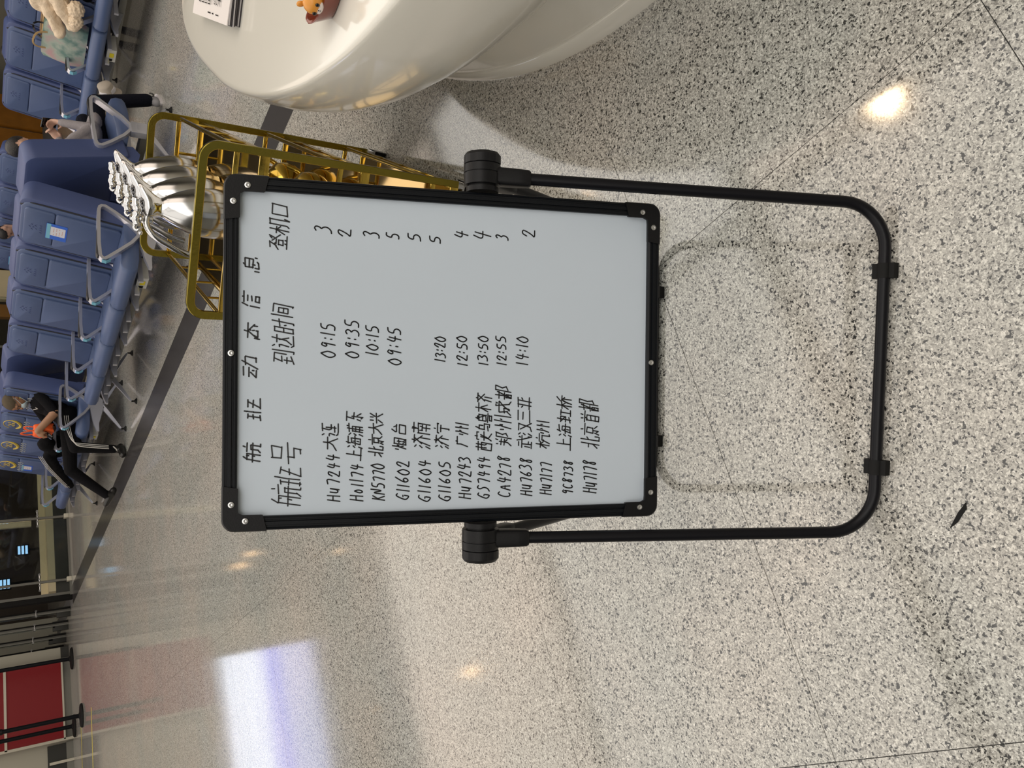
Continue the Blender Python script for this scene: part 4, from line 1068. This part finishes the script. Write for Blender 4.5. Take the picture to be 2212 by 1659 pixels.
for q in (-.018, 0, .018):                      # three stripes down the near trouser leg
    b = bmesh.new(); pth = chaikin([(.06, .190, .56 + q), (.22, .196, .55 + q), (.385 - q * .6, .190, .505 + q * .5), (.405 - q, .187, .44), (.425 - q, .180, .28), (.435 - q, .172, .17)], 2)
    strip(b, pth, .0045, .011, up=V3((0, 1, 0))); bmesh.ops.recalc_face_normals(b, faces=b.faces); obj('trouser_stripe', b, M['stripe'], A)
b = bmesh.new(); 
for c in ((-.075, .145, .80), (-.060, .143, .79), (-.045, .14, .82)): pass
tube(b, [V3((-.085, .105, .835)), V3((-.070, .100, .815)), V3((-.060, .085, .86))], [.004, .007, .003], 6); obj('shirt_mark', b, M['stripe'], A)
b = bmesh.new(); strip(b, [V3((.46, .245, .135)), V3((.47, .19, .10)), V3((.47, .15, .09))], .004, .012); obj('shoe_lace', b, M['stripe'], A)
# smartphone in his hands
ph = empty('smartphone', (3.80, 8.98, .745), 0, 'black smartphone held in both hands by the masked man', 'phone')
b = bmesh.new(); box(b, (-.004, -.036, -.074), (.004, .036, .074), .003); bd = obj('phone_body', b, M['phone'], ph)
ph.rotation_euler = (.15, .75, .25)
b = bmesh.new()
for k in range(3): cyl(b, (-.007, .020, .058 - .016 * k), (-.004, .020, .058 - .016 * k), .006, 10)
tag(obj('camera_lenses', b, M['toyblack'], ph), kind='stuff')
# orange carrier bag
ob = empty('orange_bag', (3.86, 9.03, .70), 0, 'orange non-woven carrier bag with loop handles on the masked man\'s lap', 'bag')
b = bmesh.new(); rs = []
for z, w_, d_ in ((-.02, .045, .09), (.03, .055, .115), (.09, .050, .125), (.14, .040, .120), (.155, .028, .110)):
    rs.append([(w_ * math.copysign(abs(math.cos(a)) ** .6, math.cos(a)) + .008 * math.sin(5 * a + z * 60), d_ * math.copysign(abs(math.sin(a)) ** .6, math.sin(a)), z + .008 * math.sin(3 * a)) for a in [2*PI*k/28 for k in range(28)]])
rings(b, rs); bmesh.ops.recalc_face_normals(b, faces=b.faces); obj('bag_body', b, M['orange'], ob, 60)
for sg in (-1, 1):
    b = bmesh.new(); strip(b, chaikin([(sg * .02, -.05, .15), (sg * .03, -.055, .22), (sg * .035, -.01, .265 - .02 * sg), (sg * .03, .045, .22), (sg * .02, .05, .15)], 2), .022, .003, up=V3((0, 1, 0)) if False else V3((1, 0, 0))); bmesh.ops.recalc_face_normals(b, faces=b.faces); obj('handle', b, M['orange'], ob)
# black jacket with white piping beside him
def lump(name, prims, m, voxel, parent=None, noise=0, ns=20, smooth=2, stuff=False):
    bm = bmesh.new()
    for pr in prims:
        if len(pr) == 2: ball(bm, pr[0], pr[1], 3)
        else: tube(bm, [V3(pr[0]) + (V3(pr[0]) - V3(pr[1])).normalized() * pr[2] * .5, V3(pr[0]), V3(pr[1]), V3(pr[1]) + (V3(pr[1]) - V3(pr[0])).normalized() * pr[3] * .5], [pr[2] * .5, pr[2], pr[3], pr[3] * .5], 14)
    bmesh.ops.recalc_face_normals(bm, faces=bm.faces)
    me = D.meshes.new('tmp'); bm.to_mesh(me); bm.free(); o = D.objects.new('tmp', me); COL.objects.link(o)
    md = o.modifiers.new('r', 'REMESH'); md.mode = 'VOXEL'; md.voxel_size = voxel
    sm = o.modifiers.new('s', 'SMOOTH'); sm.factor = .5; sm.iterations = smooth
    if noise:
        tx = D.textures.new('folds', 'CLOUDS'); tx.noise_scale = ns; dm = o.modifiers.new('d', 'DISPLACE'); dm.texture = tx; dm.strength = noise; dm.mid_level = .5; dm.texture_coords = 'LOCAL'
    bpy.context.view_layer.update(); dg = bpy.context.evaluated_depsgraph_get()
    me2 = D.meshes.new_from_object(o.evaluated_get(dg)); D.objects.remove(o); me2.name = name; me2.materials.clear(); me2.materials.append(m); me2.shade_smooth()
    o = D.objects.new(name, me2); COL.objects.link(o); o.parent = parent
    return o
jk = empty('jacket', (3.8, 9.6, 0), 0, 'black hooded jacket with white piping lying over the armrests beside the masked man', 'jacket')
P_ = lambda *p: (p[0] - 3.8, p[1] - 9.6, p[2])
lump('jacket_body', [(P_(3.86, 9.42, .71), (.08, .10, .085)), (P_(3.90, 9.56, .64), (.12, .13, .10)), (P_(3.98, 9.72, .56), (.16, .14, .08)),
    (P_(3.80, 9.60, .68), P_(3.76, 9.85, .60), .062, .055), (P_(3.76, 9.85, .60), P_(3.70, 10.12, .48), .056, .050), (P_(3.70, 10.12, .48), P_(3.66, 10.28, .40), .050, .036)], M['black_cloth'], .012, jk, .03, .12)
for q in (-.016, 0, .016):
    b = bmesh.new(); strip(b, chaikin([P_(3.745, 9.50, .765 + q), P_(3.715, 9.72, .690 + q), P_(3.690, 9.92, .605 + q), P_(3.652, 10.10, .510 + q), P_(3.632, 10.24, .440 + q)], 2), .004, .008, up=V3((1, 0, 0))); bmesh.ops.recalc_face_normals(b, faces=b.faces); obj('sleeve_stripe', b, M['stripe'], jk)

# the person in grey fleece holding a phone, seated back to back with the nearest bench
JB = seatedJ(shL=(-.17, .165, .86), shR=(-.17, -.165, .86), lap=1, head=(-.06, -.05, 1.085), neck=(-.15, -.02, .945), elR=(.13, -.20, .60), wrR=(.22, -.11, .80), handR=(.28, -.04, .88), palmR=(-.8, .3, .2), elL=(.08, .20, .68), wrL=(.22, .10, .80), handL=(.27, .03, .88), palmL=(-.8, -.3, .2), curl=.6,
    pelvis=(0, 0, .54), knR=(.50, -.12, .54), anR=(.64, -.11, .12), toeR=(.76, -.02, .045), knL=(.50, .14, .60), anL=(.62, .30, .42), toeL=(.74, .34, .36), wide=1)
Bp, RHB, hdB, _ = figure('person', (5.03, 5.92, 0), 0, JB, [M['skin2'], M['greycloth'], M['denim'], M['shoe_grey'], M['hair']],
    'seated person in grey fleece and navy trousers holding a phone, behind the nearest bench end', headpitch=.7)
for nm, zz, mm in (('sole', .0, 'sole'),):
    b = bmesh.new(); c = V3((.70, -.075, 0)); d1 = V3((.12, .09, 0)).normalized(); s1 = V3((-d1.y, d1.x, 0))
    rs = [[c + d1 * (.145 * math.cos(a)) + s1 * ((.047 + .006 * math.cos(a)) * math.sin(a)) + V3((0, 0, z)) for a in [2*PI*k/24 for k in range(24)]] for z in (0, .022)]
    rings(b, rs); bmesh.ops.recalc_face_normals(b, faces=b.faces); obj('shoe_sole', b, M['sole'], Bp)
b = bmesh.new(); tube(b, chaikin([(.66, -.145, .075), (.71, -.125, .055), (.76, -.085, .075), (.75, -.09, .085)], 2), .006, 6); obj('shoe_mark', b, M['toyblack'], Bp)
ph = empty('smartphone', (5.305, 5.90, .885), 0, 'black smartphone held up by the person in grey fleece', 'phone'); ph.rotation_euler = (.2, -.75, .5)
b = bmesh.new(); box(b, (-.005, -.040, -.080), (.005, .040, .080), .003); obj('phone_body', b, M['phone'], ph)
b = bmesh.new()
for k in range(2): cyl(b, (.005, -.022, .060 - .022 * k), (.008, -.022, .060 - .022 * k), .007, 12)
tag(obj('camera_lenses', b, M['toyblack'], ph), kind='stuff')
# khaki cap / bucket hat by the knee
ht = empty('bucket_hat', (5.80, 5.95, .395), .9, 'beige canvas bucket hat resting on the knee of the person in grey', 'hat'); ht.rotation_euler = (.9, -.5, .6)
b = bmesh.new(); lathe(b, [(.115, -.015), (.112, -.012), (.075, .03), (.068, .09), (.060, .10), (.02, .106), (.001, .107)], 28)
for v in b.verts: v.co.x *= 1 + .08 * math.sin(3 * math.atan2(v.co.y, v.co.x)); v.co.y *= .9
obj('crown', b, M['hat'], ht, 60)
b = bmesh.new(); lathe(b, [(.0765, .028), (.078, .034), (.073, .060), (.071, .060)], 28)
for v in b.verts: v.co.y *= .9
obj('hat_band', b, M['sole'], ht, 60)
# khaki bundle and white phone seen between the seat backs
kb = empty('khaki_bag', (5.28, 6.38, 0), 0, 'khaki cloth bag behind the person in grey, seen between the seat backs', 'bag')
lump('bag_body', [((.0, -.02, .56), (.07, .12, .12)), ((.0, .0, .68), (.07, .13, .13)), ((.0, .02, .80), (.07, .13, .13)), ((.02, -.06, .93), (.06, .09, .09))], M['khaki'], .012, kb, .03, .15)
b = bmesh.new(); tube(b, chaikin([(.0, -.08, .80), (-.02, -.08, 1.0), (-.03, .05, 1.06), (-.02, .14, .9)], 2), .008, 8); obj('shoulder_strap', b, M['khaki'], kb)

# two people further off, heads above the seat backs
JC = seatedJ(head=(-.15, 0, 1.03), neck=(-.21, 0, .90), chest=(-.17, 0, .76), shL=(-.19, .16, .83), shR=(-.19, -.16, .83))
figure('person', (6.83, 9.88, 0), PI, JC, [M['skin2'], M['black_cloth'], M['denim'], M['blackshoe'], M['hair']], 'black-haired seated person in dark clothes in the far aisle, head behind the seat backs', headpitch=1.0, voxel=.012)
JD = seatedJ(head=(-.16, 0, 1.02), neck=(-.21, 0, .90), chest=(-.17, 0, .76), shL=(-.19, .16, .83), shR=(-.19, -.16, .83))
figure('person', (7.93, 7.62, 0), 0, JD, [M['skin2'], M['black_cloth'], M['denim'], M['blackshoe'], M['hair']], 'dark-haired seated person facing away behind the bench with the coat', headpitch=.5, voxel=.012)

# ---------------------------------------------------------------- things left on the right-hand bench
tb = empty('tote_bag', (6.84, 6.46, .475), 0, 'pastel printed canvas tote bag standing on the bench seat', 'bag')
tb.rotation_euler = (0, .12, 0)
b = bmesh.new(); rs = []
for z, w_, d_ in ((0, .055, .225), (.03, .065, .235), (.12, .075, .240), (.24, .060, .232), (.36, .040, .222)):
    rs.append([(w_ * math.copysign(abs(math.cos(a)) ** .4, math.cos(a)) + .006 * math.sin(4 * a + z * 30), d_ * math.copysign(abs(math.sin(a)) ** .3, math.sin(a)), z + (.015 * math.cos(2 * a) if z > .3 else 0)) for a in [2*PI*k/36 for k in range(36)]])
rs.append([(x * .9, y * .985, z) for x, y, z in rs[-1]]); rs.append([(x * .8, y * .96, z - .12) for x, y, z in rs[-2]])
rings(b, rs); bmesh.ops.recalc_face_normals(b, faces=b.faces); obj('bag_body', b, M['tote'], tb, 60)
for sx_, mm, dz in ((-.045, 'tanleather', 0), (.045, 'toyblack', .02)):
    b = bmesh.new(); strip(b, chaikin([(sx_, -.10, .33), (sx_ * 1.6, -.09, .42), (sx_ * 2.4, .0, .45 + dz), (sx_ * 1.6, .09, .42), (sx_, .10, .33)], 2), .016, .005, up=V3((1, 0, 0))); bmesh.ops.recalc_face_normals(b, faces=b.faces); obj('handle', b, M[mm], tb)
ct = empty('coat', (6.86, 5.93, 0), 0, 'cream fleece coat with furry cuff draped over the armrest and bags', 'coat')
C_ = lambda *p: (p[0] - 6.86, p[1] - 6.08, p[2])
lump('coat_body', [(C_(6.86, 5.80, .86), (.12, .30, .20)), (C_(6.84, 6.05, .88), (.10, .22, .14)), (C_(6.80, 6.10, .86), C_(6.70, 6.38, .72), .075, .055), (C_(6.76, 5.95, .80), C_(6.66, 6.22, .62), .085, .070), (C_(6.90, 5.95, .98), C_(6.95, 6.20, .98), .06, .035), (C_(6.80, 5.75, .66), (.13, .22, .16))], M['cream'], .010, ct, .045, .11, 4)
lump('fur_cuff', [(C_(6.62, 6.12, .62), (.05, .07, .06)), (C_(6.64, 6.00, .63), (.06, .08, .07))], M['cream'], .008, ct, .035, .018, 0)
b = bmesh.new(); tube(b, [V3(C_(6.685 + .012 * math.sin(t), 6.02 + .055 * math.cos(t), .74 + .045 * math.sin(t))) for t in [i * PI / 12 for i in range(24)]], .010, 8, True); obj('collar_ring', b, M['cream'], ct)
bb = empty('wicker_bag', (7.02, 6.40, .56), 0, 'small woven wicker bag with tan leather rim behind the tote bag', 'bag')
b = bmesh.new(); box(b, (-.045, -.15, 0), (.045, .15, .30), .02); obj('woven_body', b, M['basket'], bb)
for z in (.02, .28):
    b = bmesh.new(); tube(b, chaikin([(-.05, -.155, z), (-.05, .155, z), (.05, .155, z), (.05, -.155, z)], 2, True), .008, 8, True); obj('leather_rim', b, M['tanleather'], bb)
b = bmesh.new(); tube(b, chaikin([(-.05, -.155, .02), (-.05, -.155, .29)], 1), .008, 8); obj('leather_edge', b, M['tanleather'], bb)
b = bmesh.new(); tube(b, chaikin([(-.05, .155, .02), (-.05, .155, .29)], 1), .008, 8); obj('leather_edge', b, M['tanleather'], bb)
dkb = empty('dark_bag', (6.92, 5.45, 0), 0, 'black bag lying on the bench seat under the cream coat', 'bag')
lump('bag_body', [((0, .10, .55), (.18, .24, .10)), ((-.05, .30, .54), (.14, .16, .075))], M['black_cloth'], .014, dkb, .03, .1)
# black sliver of tape on the stone in front of the stand
fx, fy = .10, .753
b = bmesh.new(); rings(b, [[(-.028, .0, .0002), (-.010, -.005, .0002), (.022, -.004, .0002), (.030, .003, .0002), (.006, .004, .0002)], [(-.028, .0, .0018), (-.010, -.005, .0018), (.022, -.004, .0018), (.030, .003, .0018), (.006, .004, .0018)]]); bmesh.ops.recalc_face_normals(b, faces=b.faces)
sc_ = obj('tape_scrap', b, M['rubber'], None, 0, (fx, fy, .0004)); sc_.rotation_euler = (0, 0, -1.01); tag(sc_, 'small black sliver of tape lying on the stone floor left of the stand base', 'scrap')
